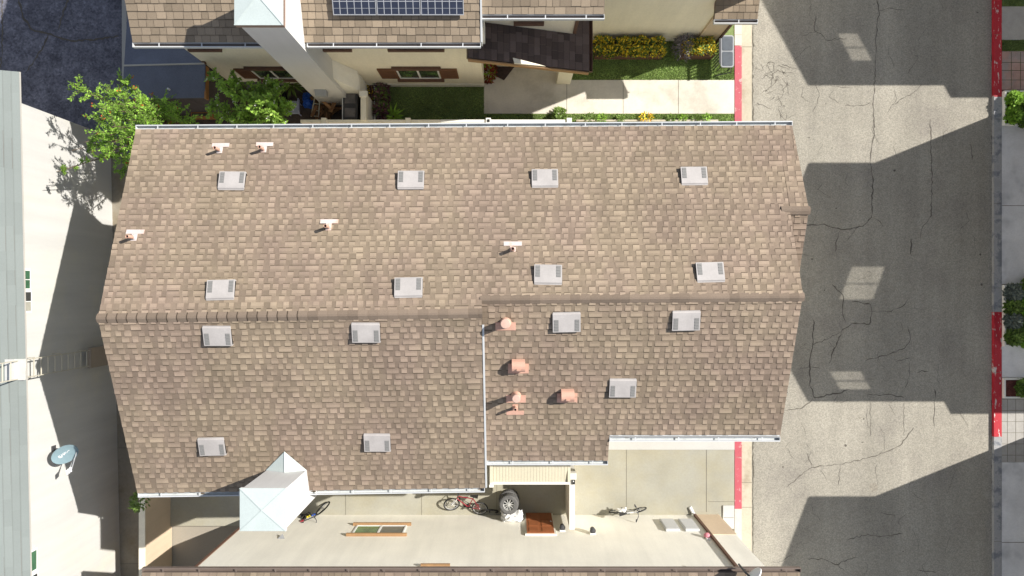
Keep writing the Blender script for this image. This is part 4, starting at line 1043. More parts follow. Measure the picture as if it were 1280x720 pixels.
# ------------------------------------------------------------------ houses over the road (out of frame, they cast the road's shade)
def east_house(y0, y1, lab, patch_holes=()):
    ym = (y0 + y1) / 2; t = thing('town_house', lab, 'house', (22, ym, 0))
    x0, x1, ov = 17.42, 33.0, .30
    ze_, zr2 = 5.96, 7.72
    b = MB()
    for nm, ye in (('n', y1), ('s', y0)):
        pass
    sgn = 1
    def slope(ye, yr, hole=None, xa=x0, xb=x1, zz=None):
        def zt(y): return ze_ + (zr2 - ze_) * (y - ye) / (yr - ye)
        def part(xa_, xb_, ya_, yb_):
            if xb_ - xa_ < .01 or abs(yb_ - ya_) < .01: return
            lo, hi = min(ya_, yb_), max(ya_, yb_)
            b.hexa([(xa_, lo, zt(lo) - .1), (xb_, lo, zt(lo) - .1), (xb_, hi, zt(hi) - .1), (xa_, hi, zt(hi) - .1), (xa_, lo, zt(lo)), (xb_, lo, zt(lo)), (xb_, hi, zt(hi)), (xa_, hi, zt(hi))])
        if not hole: part(xa, xb, ye, yr); return
        hx0, hx1, hy0, hy1 = hole
        part(xa, hx0, ye, yr); part(hx1, xb, ye, yr)
        lo, hi = min(ye, yr), max(ye, yr)
        part(hx0, hx1, lo, hy0); part(hx0, hx1, hy1, hi)
    hn, hs_ = None, None
    panes = []
    for (gx, gy, hx, hy) in patch_holes:                    # openings added to light road patches that window reflections make
        for it in range(12):
            z = ze_ + (zr2 - ze_) * (1 - abs((gy + (it and z or 6) * SUN.y / SUN.z) - ym) / (ym - y0)) if it else 6.2
        x, y = gx + z * SUN.x / SUN.z, gy + z * SUN.y / SUN.z
        h_ = (x - hx, x + hx, max(y - hy, y0 + .1), min(y + hy, y1 - .1)); panes.append(h_)
        if y > ym: hn = h_
        else: hs_ = h_
    slope(y1, ym, hn); slope(y0, ym, hs_); b.build('roof', shin, t)
    for (xa_, xb_, ya_, yb_) in panes:
        ye = y1 if ya_ > ym else y0
        zt = lambda y: ze_ + (zr2 - ze_) * (y - ye) / (ym - ye)
        g = MB(); g.hexa([(xa_, ya_, zt(ya_) - .05), (xb_, ya_, zt(ya_) - .05), (xb_, yb_, zt(yb_) - .05), (xa_, yb_, zt(yb_) - .05), (xa_, ya_, zt(ya_) - .042), (xb_, ya_, zt(ya_) - .042), (xb_, yb_, zt(yb_) - .042), (xa_, yb_, zt(yb_) - .042)]); sk_ = g.build('added_skylight', glass_t, t)
        yc = (ya_ + yb_) / 2; g = MB(); g.hexa([(xa_, yc - .015, zt(yc) - .03), (xb_, yc - .015, zt(yc) - .03), (xb_, yc + .015, zt(yc) - .03), (xa_, yc + .015, zt(yc) - .03), (xa_, yc - .015, zt(yc) + .02), (xb_, yc - .015, zt(yc) + .02), (xb_, yc + .015, zt(yc) + .02), (xa_, yc + .015, zt(yc) + .02)]); g.build('added_bar', frame_w, sk_)
    # lower eave strip further east
    b = MB(); b.hexa([(22.35, y0 - .55, ze_ - .33), (x1, y0 - .55, ze_ - .33), (x1, y0 - .003, ze_ - .11), (22.35, y0 - .003, ze_ - .11), (22.35, y0 - .55, ze_ - .23), (x1, y0 - .55, ze_ - .23), (x1, y0 - .003, ze_), (22.35, y0 - .003, ze_)]); b.build('eave_roof', shin, t)
    # walls (hollow): street gable over the drive, sides, back
    xw_ = 22.0; yi0, yi1 = y0 + .12, y1 - .06; zb = -.1
    b = MB()
    def gz(y): return ze_ - .14 + (zr2 - ze_) * (1 - abs(y - ym) / (ym - y0))
    b.xprism([(yi0, zb), (yi1, zb), (yi1, gz(yi1)), (ym, gz(ym)), (yi0, gz(yi0))], xw_, xw_ + .16)
    b.box(xw_ + .162, x1 - .3, yi0, yi0 + .15, -.1, ze_ - .2); b.box(xw_ + .162, x1 - .3, yi1 - .15, yi1, -.1, ze_ - .2)
    b.box(19.6, xw_ - .002, yi1 - .15, yi1, -.1, ze_ - .12); b.box(19.6, xw_ - .002, yi0, yi0 + .15, -.1, ze_ - .12)
    b.box(x1 - .45, x1 - .3, yi0 + .15, yi1 - .15, -.1, ze_ - .1)
    b.build('wall', cream, t)
east_house(10.04, 18.7, 'cream gabled house over the road, north of its neighbours', [(12.49, 8.76, .42, .62)])
east_house(-1.43, 7.2, 'cream gabled house straight over the road from the middle house', [(12.76, .20, .64, .52), (12.33, -3.33, .62, .42)])
east_house(-13.5, -4.9, 'cream gabled house over the road, south of its neighbours')

# ------------------------------------------------------------------ foliage
def leaf(b, p, d, n, L, w, tone, mi=0):
    s = d.cross(n).normalized() * w; m_ = p + d * L * .45 - n * L * .05
    b.face([p, m_ - s, p + d * L, m_ + s], mi, tone)
def rvec(r): 
    while True:
        v = Vector((r.uniform(-1, 1), r.uniform(-1, 1), r.uniform(-1, 1)))
        if .05 < v.length < 1: return v.normalized()
def spray_tree(name, lab, cat, base, tips, lm, flower=None, twigs=9, leaves=22, L=.10, w=.022, seed=1, spread=.45, group=None, trunk_r=.07, nflower=0, pend=.2):
    r = random.Random(seed); base = Vector(base)
    t = thing(name, lab, cat, base, group)
    tr = MB(); fl = MB()
    fork = base + Vector((0, 0, 1.3))
    tr.tube([base, base + Vector((.03, .02, .7)), fork], [trunk_r * 1.3, trunk_r, trunk_r * .85], 8)
    for tip, rad in tips:
        tip = Vector(tip); mid = fork.lerp(tip, .5) + Vector((r.uniform(-.15, .15), r.uniform(-.15, .15), .25))
        tr.tube([fork, mid, tip], [trunk_r * .6, trunk_r * .35, .008], 6)
        for k in range(twigs):
            s = r.uniform(.55, 1.0); o = fork.lerp(mid, s * 2) if s < .5 else mid.lerp(tip, (s - .5) * 2)
            d = (tip - fork).normalized() * .5 + rvec(r) * 1.0; d.z = d.z * .6 - pend * .3; d.normalize()
            ln = rad * r.uniform(.6, 1.25)
            e = o + d * ln; me_ = o.lerp(e, .5) + UZ * ln * .12
            tr.tube([o, me_, e - UZ * pend * ln * .3], [.008, .006, .003], 4)
            tone0 = r.uniform(.6, 1.25)
            for q in range(leaves):
                s2 = (q + r.random()) / leaves; p = o.lerp(me_, s2 * 2) if s2 < .5 else me_.lerp(e - UZ * pend * ln * .3, s2 * 2 - 1)
                dd = (rvec(r) + d * .7); dd.z *= .5; dd.normalize(); nn = (UZ + rvec(r) * .7).normalized()
                leaf(fl, p + rvec(r) * .03, dd, nn, L * r.uniform(.7, 1.3), w * r.uniform(.7, 1.3), tone0 * r.uniform(.65, 1.4))
            if flower and r.random() < nflower:
                for q in range(6): leaf(fl, e + rvec(r) * .04, rvec(r), rvec(r), .05, .02, r.uniform(.7, 1.2), 1)
    tr.build('trunk', bark, t)
    fl.build('crown', [lm, flower] if flower else lm, t)
    return t
rt = random.Random(5)
tips = [(P(x, y, z), rd) for x, y, z, rd in ((95, 108, 4.9, .40), (112, 118, 5.2, .5), (135, 110, 5.0, .45), (148, 100, 4.6, .35), (128, 135, 5.6, .5), (150, 130, 5.6, .55), (170, 120, 4.8, .5), (190, 122, 4.5, .5), (205, 128, 4.4, .45), (222, 142, 3.6, .5), (238, 148, 3.3, .4), (200, 140, 4.6, .5), (178, 140, 5.2, .5), (160, 150, 5.6, .5), (140, 158, 5.7, .5), (120, 165, 5.6, .45), (105, 178, 5.4, .35), (90, 188, 5.2, .25), (150, 175, 5.3, .45), (140, 190, 5.0, .4), (128, 196, 4.7, .3), (150, 200, 4.4, .35), (152, 216, 4.1, .22), (118, 150, 5.4, .4), (180, 155, 5.0, .4), (70, 215, 4.6, .12))]
spray_tree('flowering_tree', 'feathery bright green tree with orange blossoms reaching over the roof corner at upper left', 'tree', (-11.3, 5.5, -.03), tips, leaf1, petal_o, twigs=13, leaves=30, L=.085, w=.018, seed=4, nflower=.08)
tips2 = [(P(x, y, z), rd) for x, y, z, rd in ((262, 92, 3.0, .28), (275, 98, 3.1, .30), (290, 110, 3.3, .28), (258, 130, 2.7, .34), (272, 140, 2.9, .36), (290, 148, 2.8, .34), (305, 152, 2.8, .32), (318, 105, 3.3, .34), (330, 98, 3.3, .32), (345, 100, 3.2, .30), (352, 112, 3.1, .32), (335, 120, 3.6, .38), (320, 130, 3.7, .38), (340, 138, 3.4, .36), (355, 145, 2.9, .34), (362, 130, 2.8, .26), (325, 150, 3.1, .34), (340, 154, 2.9, .3), (310, 118, 3.4, .3), (300, 138, 3.0, .25), (288, 92, 2.9, .2))]
spray_tree('citrus_tree', 'round-leaved green tree dotted with white blossoms above the cluttered side yard', 'tree', (-8.2, 5.7, -.03), tips2, leaf2, petal_w, twigs=11, leaves=20, L=.12, w=.036, seed=8, nflower=.22, pend=.1)
def clump(b, c, rx, ry, h, n, L, w, r, mi=0, up=.5, tone=(.6, 1.4)):
    c = Vector(c)
    for k in range(n):
        while True:
            x, y = r.uniform(-1, 1), r.uniform(-1, 1)
            if x * x + y * y < 1: break
        z = h * math.sqrt(max(0, 1 - x * x - y * y)) * r.uniform(.35, 1.05)
        d = Vector((x * .8 + r.uniform(-.6, .6), y * .8 + r.uniform(-.6, .6), up * r.uniform(.0, 1.2))).normalized()
        leaf(b, c + Vector((x * rx, y * ry, z)), d, (UZ + rvec(r) * .6).normalized(), L * r.uniform(.6, 1.3), w * r.uniform(.7, 1.3), r.uniform(*tone), mi)
def plant(name, lab, cat, c, rx, ry, h, n, lm, L=.1, w=.03, seed=1, group=None, extra=None, up=.5, stem=True):
    r = random.Random(seed); t = thing(name, lab, cat, c, group); b = MB()
    clump(b, c, rx, ry, h, n, L, w, r, 0, up)
    if extra: 
        for (m_, k, LL, ww) in extra[:1]: clump(b, Vector(c) + UZ * h * .25, rx, ry, h * .9, k, LL, ww, r, 1, .8)
    b.build('foliage', [lm] + ([extra[0][0]] if extra else []), t)
    if stem:
        b = MB(); b.tube([Vector(c) - UZ * .02, Vector(c) + UZ * h * .5], [.02, .01], 6); b.build('stem', bark, t)
    return t
# yellow-leaved flower boxes
def flower_box(x0, x1, y0, y1, lab, labp, n, seed, yel):
    t = thing('flower_box', lab, 'planter', ((x0 + x1) / 2, (y0 + y1) / 2, 0), 'timber boxes by the north house')
    b = MB(); th = .05
    b.box(x0, x1, y0, y0 + th, -.01, .42); b.box(x0, x1, y1 - th, y1, -.01, .42); b.box(x0, x0 + th, y0 + th, y1 - th, -.01, .42); b.box(x1 - th, x1, y0 + th, y1 - th, -.01, .42); b.build('box', trim_b, t)
    b = MB(); b.box(x0 + th, x1 - th, y0 + th, y1 - th, 0, .34); b.build('soil', soil, t)
    r = random.Random(seed); k = 0; px_ = thing('shrub', labp, 'shrub', ((x0 + x1) / 2, (y0 + y1) / 2, .34)); b = MB(); st = MB()
    nn = max(2, int((x1 - x0) / .3))
    for i in range(nn):
        for j in range(2):
            c = Vector((x0 + (i + .5) * (x1 - x0) / nn + r.uniform(-.06, .06), y0 + (j + .5) * (y1 - y0) / 2 + r.uniform(-.06, .06), .36)); st.tube([c - UZ * .02, c + UZ * .2], [.012, .006], 5)
            yy = r.random() < yel
            clump(b, c, .20, .17, .38, n, .085, .026, r, 1 if yy else 0, .6); clump(b, c + UZ * .08, .20, .17, .36, n // 2, .085, .026, r, 0 if yy else 1, .6)
    b.build('foliage', [leaf3, leaf_y], px_); st.build('stem', bark, px_)
flower_box(P(744, 0, .4).x, P(829, 0, .4).x, yv(71, .3), yv(49, .4), 'long brown timber flower box against the cream wall', 'row of dark and yellow leaved shrubs in the long timber box', 110, 3, .35)
flower_box(P(853, 0, .4).x, P(893, 0, .4).x, yv(71, .3), yv(50, .4), 'short brown timber flower box close to the road', 'bright yellow shrub filling the short timber box', 120, 6, .9)
plant('potted_shrub', 'grey wilted shrub between the two timber flower boxes', 'shrub', P(852, 62, .1), .30, .38, .8, 420, leaf_k, L=.16, w=.016, seed=12)
# table and low iron fence by the road
t = thing('patio_table', 'grey two-panel table with rounded corners standing by the road', 'table', P(906, 66, 0))
tz = .62; x0, x1, y0, y1 = xz(901, tz), xz(917.5, tz), yv(84, tz), yv(44, tz)
def rrect(x0, x1, y0, y1, r, n=5):
    o = []
    for cx, cy, a0 in ((x1 - r, y0 + r, -90), (x1 - r, y1 - r, 0), (x0 + r, y1 - r, 90), (x0 + r, y0 + r, 180)):
        for k in range(n + 1): a = R(a0 + 90 * k / n); o.append((cx + r * math.cos(a), cy + r * math.sin(a)))
    return o
mb = MB(); mb.prism(rrect(x0, x1, y0, y1, .09), tz - .05, tz); mb.build('frame', grey_p, t)
ymid = (y0 + y1) / 2
for a, b_ in ((y0 + .045, ymid - .02), (ymid + .02, y1 - .045)): mb = MB(); mb.prism(rrect(x0 + .045, x1 - .045, a, b_, .05), tz + .001, tz + .008); mb.build('top_panel', table_m, t)
for x in (x0 + .05, x1 - .05):
    for y in (y0 + .06, y1 - .06): mb = MB(); mb.tube([(x, y, 0), (x, y, tz - .05)], .018, 8); mb.build('leg', dgrey, t)
mb = MB(); mb.tube([(x0 - .02, y0 - .12, .02), (x0 + .05, y0 - .12, .10), (x1 - .02, y0 - .08, .30), (x1 - .03, y0 + .05, .45)], .02, 6); mb.build('stretcher', dgrey, t)
t = thing('iron_fence', 'low dark picket railing beside the grey table', 'fence', P(898, 75, 0))
xf_ = 7.27
mb = MB(); mb.box(xf_ - .03, xf_ + .03, 7.85, 8.72, .78, .83); mb.build('top_rail', dgrey, t)
for k in range(8):
    y = 7.88 + k * .115; mb = MB(); mb.box(xf_ - .014, xf_ + .014, y - .014, y + .014, -.01, .78); mb.build('picket', dgrey, t)
# planting along the fence of the walkway
t = thing('planting_strip', 'narrow tan-edged bed under the north gutter, right of the white fence post', 'flower bed', P(806, 151, 0))
mb = MB(); mb.box(xz(720, 0), xz(897, 0), yv(151.4, 0) - .03, yv(151.4, 0) + .03, -.02, .10); mb.build('edging', conc_t, t)
labs = ['tiny green plant at the fence end of the tan-edged bed', 'small pale green tuft in the tan-edged bed', 'pair of low sprigs left of the orange flowering plant', 'orange and green flowering plant in the tan-edged bed', 'small sprig right of the orange flowering plant', 'low green sprig further along the tan-edged bed', 'small green tuft before the last plant of the bed', 'last green plant at the road end of the bed']
for k, (px, m_, s) in enumerate(((738, leaf3, .2), (752, leaf1, .16), (775, leaf3, .13), (808, leaf_y, .24), (838, leaf3, .16), (852, leaf1, .14), (868, leaf3, .14), (882, leaf1, .17))):
    plant('bedding_plant', labs[k], 'plant', P(px, 148.5, 0.02), s, s * .8, s * 1.1, 70, m_, L=.10, w=.022, seed=40 + k, extra=[(petal_o, 18, .06, .02)] if px == 808 else None, stem=False)
plant('shrub', 'small leafy shrub beside the white end post of the low fence', 'shrub', P(699, 144, .0), .20, .20, .40, 170, leaf3, L=.13, w=.03, seed=60)
# plants at porch and by the grill
plant('potted_plant', 'rust red leafy plant in the corner of the porch', 'plant', P(612, 91, .02), .20, .34, .55, 260, leaf_r, L=.15, w=.03, seed=70, extra=[(leaf1, 60, .13, .03)])
mb = MB(); q = [P(624, 82, .0), P(645.5, 82, .0), P(632, 99.5, .0), P(611, 100, .0)]
o = MB(); o.hexa([Vector((p.x, p.y, .004)) for p in (P(617, 80), P(646, 80), P(630, 100.5), P(619, 95))][::-1] + [Vector((p.x, p.y, .022)) for p in (P(617, 80), P(646, 80), P(630, 100.5), P(619, 95))][::-1])
tag(o.build('door_mat', wicker), 'dark brown door mat laid askew under the porch roof', 'mat')
r_ = random.Random(77)
t = thing('planting_strip', 'purple and pink leaved bed with a white divider beside the cream stub wall', 'flower bed', P(472, 124, 0))
mb = MB(); mb.box(xz(467.4, .15), xz(469.2, .15), yv(150, .15), yv(97, .15), -.02, .16); mb.build('divider', white_p, t)
mb = MB(); mb.box(xz(459.5, .0), xz(467, 0), yv(150), yv(96), -.02, .03); mb.box(xz(470, 0), xz(486.5, 0), yv(150), yv(96), -.02, .035); mb.build('soil', mulch, t)
for k, (py, lab) in enumerate(((104, 'dark purple shrub nearest the house wall in the divided bed'), (121, 'dark purple shrub in the middle of the divided bed'), (138, 'dark purple shrub nearest the low fence in the divided bed'))):
    plant('shrub', lab, 'shrub', P(478, py, .03), .24, .27, .42, 260, leaf_p, L=.14, w=.035, seed=80 + k, extra=[(leaf3, 90, .12, .03)])
for k, (py, lab) in enumerate(((106, 'pinkish ground plant beside the stub wall, nearest the house'), (122, 'pinkish ground plant beside the stub wall, in the middle'), (139, 'pinkish ground plant beside the stub wall, nearest the fence'))):
    plant('ground_plant', lab, 'plant', P(463, py, .03), .12, .28, .22, 150, leaf_p, L=.09, w=.025, seed=90 + k, extra=[(leaf_y, 50, .08, .02)])
def rosette(name, lab, c, n, L, w, m_, seed, up=.55):
    r = random.Random(seed); t = thing(name, lab, 'plant', c); b = MB(); c = Vector(c)
    for k in range(n):
        a = r.uniform(0, 6.28); e = r.uniform(.2, up + .5); d = Vector((math.cos(a), math.sin(a), e)).normalized(); s = Vector((-math.sin(a), math.cos(a), 0)) * w
        ln = L * r.uniform(.7, 1.2); m1 = c + d * ln * .55; e1 = c + d * ln - UZ * ln * .25; tn = r.uniform(.6, 1.4)
        b.face([c - s * .5, m1 - s, m1 + s, c + s * .5][::-1], 0, tn); b.face([m1 - s, e1, m1 + s][::-1], 0, tn * 1.1)
    b.build('fronds', m_, t); b = MB(); b.tube([c - UZ * .02, c + UZ * .08], .03, 6); b.build('stem', bark, t)
rosette('fern', 'bright fern on the corner of the dark lawn by the low fence', P(492, 146, .05), 40, .5, .028, leaf1, 5)
rosette('yucca', 'spiky dark yucca between the leafy tree and the white chimney', P(366, 106, .25), 60, .62, .022, leaf3, 6)
plant('shrub', 'small green sprig poking out at the south-west roof corner', 'shrub', P(181, 622, 2.6), .18, .30, .8, 220, leaf3, L=.12, w=.03, seed=99)
mb = MB(); 
# planters over the road
def planter_e(y0, y1, h, lab, labs_, lm, seed, fill=soil, flower=None, n=5, dens=520):
    X0 = 17.70; t = thing('raised_planter', lab, 'planter', (X0 + .6, (yv(y0, h) + yv(y1, h)) / 2, 0)); Y0, Y1 = yv(y1, h), yv(y0, h); X1 = 19.3
    b = MB(); th = .055; b.box(X0, X1, Y0, Y0 + th, -.02, h); b.box(X0, X1, Y1 - th, Y1, -.02, h); b.box(X0, X0 + th, Y0 + th, Y1 - th, -.02, h); b.box(X1 - th, X1, Y0 + th, Y1 - th, -.02, h); b.build('rim', beam_w, t)
    b = MB(); b.box(X0 + th, X1 - th, Y0 + th, Y1 - th, 0, h - .06); b.build('soil', fill, t)
    r = random.Random(seed)
    for k, (px, py, s, lb) in enumerate(labs_):
        plant('shrub', lb, 'shrub', P(px, py, h - .04), s, s, s * 1.1, dens, lm[k % len(lm)], L=.13, w=.038, seed=seed + k, extra=[(flower, 26, .06, .03)] if flower else None)
planter_e(113, 156, .16, 'white-rimmed planter of green shrubs below the terracotta paving over the road',
          ((1266, 126, 0.27, 'light green shrub in the upper white-rimmed planter, nearest the red kerb'), (1280, 130, 0.30, 'round dark green shrub in the upper white-rimmed planter'), (1264, 145, 0.26, 'leafy shrub in the lower corner of the upper white-rimmed planter'), (1280, 150, 0.24, 'leafy shrub at the frame edge of the upper white-rimmed planter')), [leaf1, leaf3], 110, fill=mulch)
leaf_gg = mat('silver_leaf', (.20, .23, .19), var=.2, scale=3, attr=True, trans=.2)
planter_e(356, 433, .14, 'long white-rimmed planter of mixed grey and green shrubs beside the red kerb',
          ((1264, 366, 0.27, 'silvery shrub at the top of the long planter'), (1280, 362, 0.29, 'dark green shrub at the top right of the long planter'), (1264, 384, 0.26, 'green shrub behind the silvery one in the long planter'), (1280, 384, 0.29, 'yellow-green shrub at the frame edge of the long planter'), (1264, 401, 0.27, 'dark shrub in the middle of the long planter by the rim'), (1281, 405, 0.29, 'green shrub in the lower middle of the long planter'), (1265, 421, 0.26, 'green shrub in the lower corner of the long planter'), (1281, 424, 0.27, 'grey-green shrub at the lower right of the long planter')), [leaf_gg, leaf3, leaf3, leaf1], 130)
planter_e(473, 498, .12, 'small white-rimmed bed of red mulch beside the red kerb', ((1278, 484, 0.27, 'white-flowered shrub in the red mulch bed'),), [leaf3], 150, fill=mulch, flower=petal_w)

# ------------------------------------------------------------------ things in the side yard
t = thing('barbecue_grill', 'dark grey two-lidded grill box between firewood and the cream stub wall', 'grill', P(437, 132, 0))
zg = .98; x0, x1, y0, y1 = xz(428.5, zg), xz(447, zg), yv(150.5, zg), yv(114, zg)
mb = MB(); mb.box(x0 + .03, x1 - .03, y0 + .03, y1 - .03, .0, zg - .05); mb.build('cabinet', dgrey, t)
mb = MB(); mb.box(x0, x1, y0, y1, zg - .049, zg); mb.build('top', dgrey, t, bevel=.015)
gl = mat('reflection_grey_lid', (.17, .155, .15), var=.25, scale=6, rough=.4, col2=(.10, .095, .095), mscale=3)  # pale grey of a reflection put into the lid colour
for a, b_ in ((.10, .42), (.58, .90)): mb = MB(); mb.box(x0 + .07, x1 - .07, y0 + (y1 - y0) * a, y0 + (y1 - y0) * b_, zg + .001, zg + .025); mb.build('lid', gl, t, bevel=.01)
mb = MB(); mb.box(x0 - .03, x0 - .002, y0, y1, .2, zg - .02); mb.build('side_shelf', white_p, t)
rl = random.Random(14); c0 = P(409, 135, 0)
for k in range(24):
    a = rl.uniform(0, 3.14) if k > 8 else rl.uniform(1.0, 2.2); L = rl.uniform(.2, .48); p = c0 + Vector((rl.uniform(-.4, .36), rl.uniform(-.38, .38), .06 + .42 * rl.random() ** 1.5)); d = Vector((math.cos(a), math.sin(a), rl.uniform(-.2, .2))).normalized()
    b = MB()
    if k % 3: 
        u = d; v = u.cross(UZ).normalized(); n_ = v.cross(u); b.obox(p, u, v, n_, L, rl.uniform(.04, .07), .035, tone=1)
    else: b.tube([p - d * L * .7, p + d * L * .7], rl.uniform(.04, .06), 8)
    o = b.build('firewood', logs); o.data.attributes['tone'].data.foreach_set('value', [rl.uniform(.35, 1.5)] * len(o.data.polygons))
    tag(o, 'scrap of firewood in the loose heap beside the dark grill box', 'firewood', 'firewood in the loose heap')
t = thing('step_stool', 'pale timber trestle lying against the heap of firewood', 'trestle', P(396, 135, .5))
for a_, b_ in (((394, 118, .55), (389, 146, .35)), ((400, 119, .55), (398, 147, .35))): mb = MB(); mb.tube([P(*a_), P(*b_)], .022, 6); mb.build('leg', ladder_m, t)
for s in (.1, .4, .7, .95): 
    mb = MB(); mb.tube([P(394, 118, .55).lerp(P(389, 146, .35), s), P(400, 119, .55).lerp(P(398, 147, .35), s)], .018, 6); mb.build('rung', ladder_m, t)
def crumple(name, m_, lab, cat, c, rx, ry, h, seed, n=14):
    r = random.Random(seed); b = MB(); c = Vector(c); g = {}
    for i in range(n + 1):
        for j in range(n + 1):
            x, y = i / n * 2 - 1, j / n * 2 - 1; e = max(abs(x), abs(y))
            z = h * (1 - e ** 4) * r.uniform(.8, 1.0) if e < .99 else 0.0
            g[i, j] = c + Vector((x * rx + r.uniform(-.025, .025), y * ry + r.uniform(-.025, .025), z))
    for i in range(n):
        for j in range(n): b.face([g[i, j], g[i + 1, j], g[i + 1, j + 1], g[i, j + 1]])
    o = b.build(name, m_); return tag(o, lab, cat)
crumple('tarp', blue_t, 'crumpled bright blue tarp beside the firewood at the foot of the chimney', 'tarp', P(387, 126, .02), .20, .27, .45, 21)
t = thing('garden_chair', 'pale lavender plastic chair half hidden under the leafy tree', 'chair', P(368, 132, 0))
cx, cy = P(366, 134, .4).x, P(366, 134, .4).y
mb = MB(); mb.box(cx - .24, cx + .22, cy - .24, cy + .22, .38, .42); mb.build('seat', lav, t, bevel=.015)
mb = MB(); mb.hexa([(cx + .22, cy - .24, .42), (cx + .26, cy - .24, .42), (cx + .26, cy + .22, .42), (cx + .22, cy + .22, .42), (cx + .30, cy - .22, .84), (cx + .335, cy - .22, .84), (cx + .335, cy + .2, .84), (cx + .30, cy + .2, .84)]); mb.build('backrest', lav, t)
for sx in (-.2, .18):
    for sy in (-.2, .18): mb = MB(); mb.tube([(cx + sx, cy + sy, 0), (cx + sx, cy + sy, .38)], .022, 8); mb.build('leg', lav, t)
t = thing('water_tub', 'round dark tub beside the plastic chair under the leafy tree', 'tub', P(352, 120, 0))
mb = MB(); c = P(350, 121, 0); mb.lathe([(.001, .01), (.26, .01), (.30, .42), (.33, .43), (.30, .40), (.27, .12), (.001, .12)], c, 24); mb.build('shell', black, t, smooth=False)
t = thing('storage_trunk', 'grey storage trunk beneath the shuttered window under the leafy tree', 'trunk', P(312, 112, 0))
p = P(312, 112, .5); mb = MB(); mb.box(p.x - .30, p.x + .42, p.y - .24, p.y + .26, 0, .44); mb.build('body', dgrey, t, bevel=.02); mb = MB(); mb.box(p.x - .32, p.x + .44, p.y - .26, p.y + .28, .442, .52); mb.build('lid', mat('trunk_lid', (.11, .11, .115), var=.15, rough=.5), t, bevel=.03)

# ------------------------------------------------------------------ bicycles, tyres, bag on the patio
def bicycle(lab, M, fm, wheel_r=.30, wb=1.0, col2=None, basket=False):
    """local x forward, z up; wheels on the ground"""
    t = thing('bicycle', lab, 'bicycle'); t.matrix_basis = M
    r = wheel_r
    def wheel(x, turn=0.0):
        Mr = Matrix.Translation((x, 0, r)) @ Matrix.Rotation(turn, 4, 'Z')
        b = MB(); b.tube([Mr @ Vector((r * .94 * math.cos(a * math.pi / 14), 0, r * .94 * math.sin(a * math.pi / 14))) for a in range(28)], .026, 7, closed=True); w = b.build('wheel', black, t)
        b = MB(); b.tube([Mr @ Vector((r * .84 * math.cos(a * math.pi / 14), 0, r * .84 * math.sin(a * math.pi / 14))) for a in range(28)], .011, 5, closed=True)
        for k in range(14):
            a = k * math.pi / 7; b.tube([Mr @ Vector((0, .02 * (-1) ** k, 0)), Mr @ Vector((r * .84 * math.cos(a), 0, r * .84 * math.sin(a)))], .003, 3)
        b.tube([Mr @ Vector((0, -.05, 0)), Mr @ Vector((0, .05, 0))], .02, 8); b.build('rim', alu, w)
    wheel(-wb * .45); wheel(wb * .55, .25)
    bb_, st, hd, hd2, ax, fx = Vector((-.04, 0, r - .02)), Vector((-.17, 0, r + .40)), Vector((wb * .36, 0, r + .42)), Vector((wb * .385, 0, r + .30)), Vector((-wb * .45, 0, r)), Vector((wb * .55, 0, r))
    b = MB()
    for p, q, rr in ((bb_, st, .017), (st, hd, .018), (bb_, hd2, .021), (hd, hd2, .022)): b.tube([p, q], rr, 8)
    for s in (-.05, .05):
        b.tube([bb_ + UY * s * .5, ax + UY * s], .011, 6); b.tube([st + UY * s * .3, ax + UY * s], .010, 6); 
    b.build('frame', fm, t)
    b = MB()
    for s in (-.05, .05): b.tube([hd2 + UY * s * .7, hd2 + UY * s + Vector((.02, 0, -.05)), fx + UY * s], .013, 6)
    b.build('fork', col2 or fm, t)
    b = MB(); top = hd + Vector((-.02, 0, .12)); b.tube([hd, top], .016, 8); b.tube([top + Vector((-.06, -.29, .03)), top + Vector((.03, -.12, 0)), top + Vector((.03, .12, 0)), top + Vector((-.06, .29, .03))], .013, 6); hb = b.build('handlebar', dgrey, t)
    for s in (-1, 1): b = MB(); b.tube([top + Vector((-.05, s * .20, .022)), top + Vector((-.07, s * .30, .034))], .02, 8); b.build('grip', black, hb)
    b = MB(); sp = st + Vector((-.03, 0, .10)); b.tube([st, sp], .014, 8); b.hexa([sp + Vector(v) for v in ((-.14, -.075, .0), (.14, -.02, .0), (.14, .02, .0), (-.14, .075, .0), (-.14, -.07, .05), (.13, -.018, .035), (.13, .018, .035), (-.14, .07, .05))]); b.build('saddle', black, t)
    b = MB(); b.tube([bb_ + Vector((0, -.05, 0)), bb_ + Vector((0, .05, 0))], .03, 10); b.lathe([(.001, -.004), (.085, -.004), (.085, .004), (.001, .004)], bb_ + UY * -.055, 18, M=Matrix.Rotation(R(90), 3, 'X')); b.tube([bb_ - UY * .06, bb_ + Vector((.12, -.07, -.10))], .01, 6); b.tube([bb_ + UY * .06, bb_ + Vector((-.12, .07, .10))], .01, 6); cr = b.build('crank', dgrey, t)
    for v in (Vector((.12, -.11, -.10)), Vector((-.12, .11, .10))): b = MB(); b.obox(bb_ + v, UX, UY, UZ, .045, .035, .02); b.build('pedal', black, cr)
    return t
def place(px, py, head, lean, z=0.0, pitch=0.0):
    p = P(px, py, 0); return Matrix.Translation((p.x, p.y, z)) @ Matrix.Rotation(R(head), 4, 'Z') @ Matrix.Rotation(R(lean), 4, 'X') @ Matrix.Rotation(R(pitch), 4, 'Y')
bk = bicycle('black bicycle leaning beside the white chimney, with red, yellow and blue details', place(388, 638, 24, 10), dgrey, wheel_r=.32, wb=1.02)
for (v, m_, nm) in (((-.14, .03, .72), red_f, 'rear_lamp'), ((.10, .05, .62), yell, 'lock'), ((.30, .04, .64), bluep, 'bottle')):
    b = MB(); b.tube([Vector(v) - UX * .06, Vector(v) + UX * .06], .038, 8); b.build(nm, m_, bk, world=False)
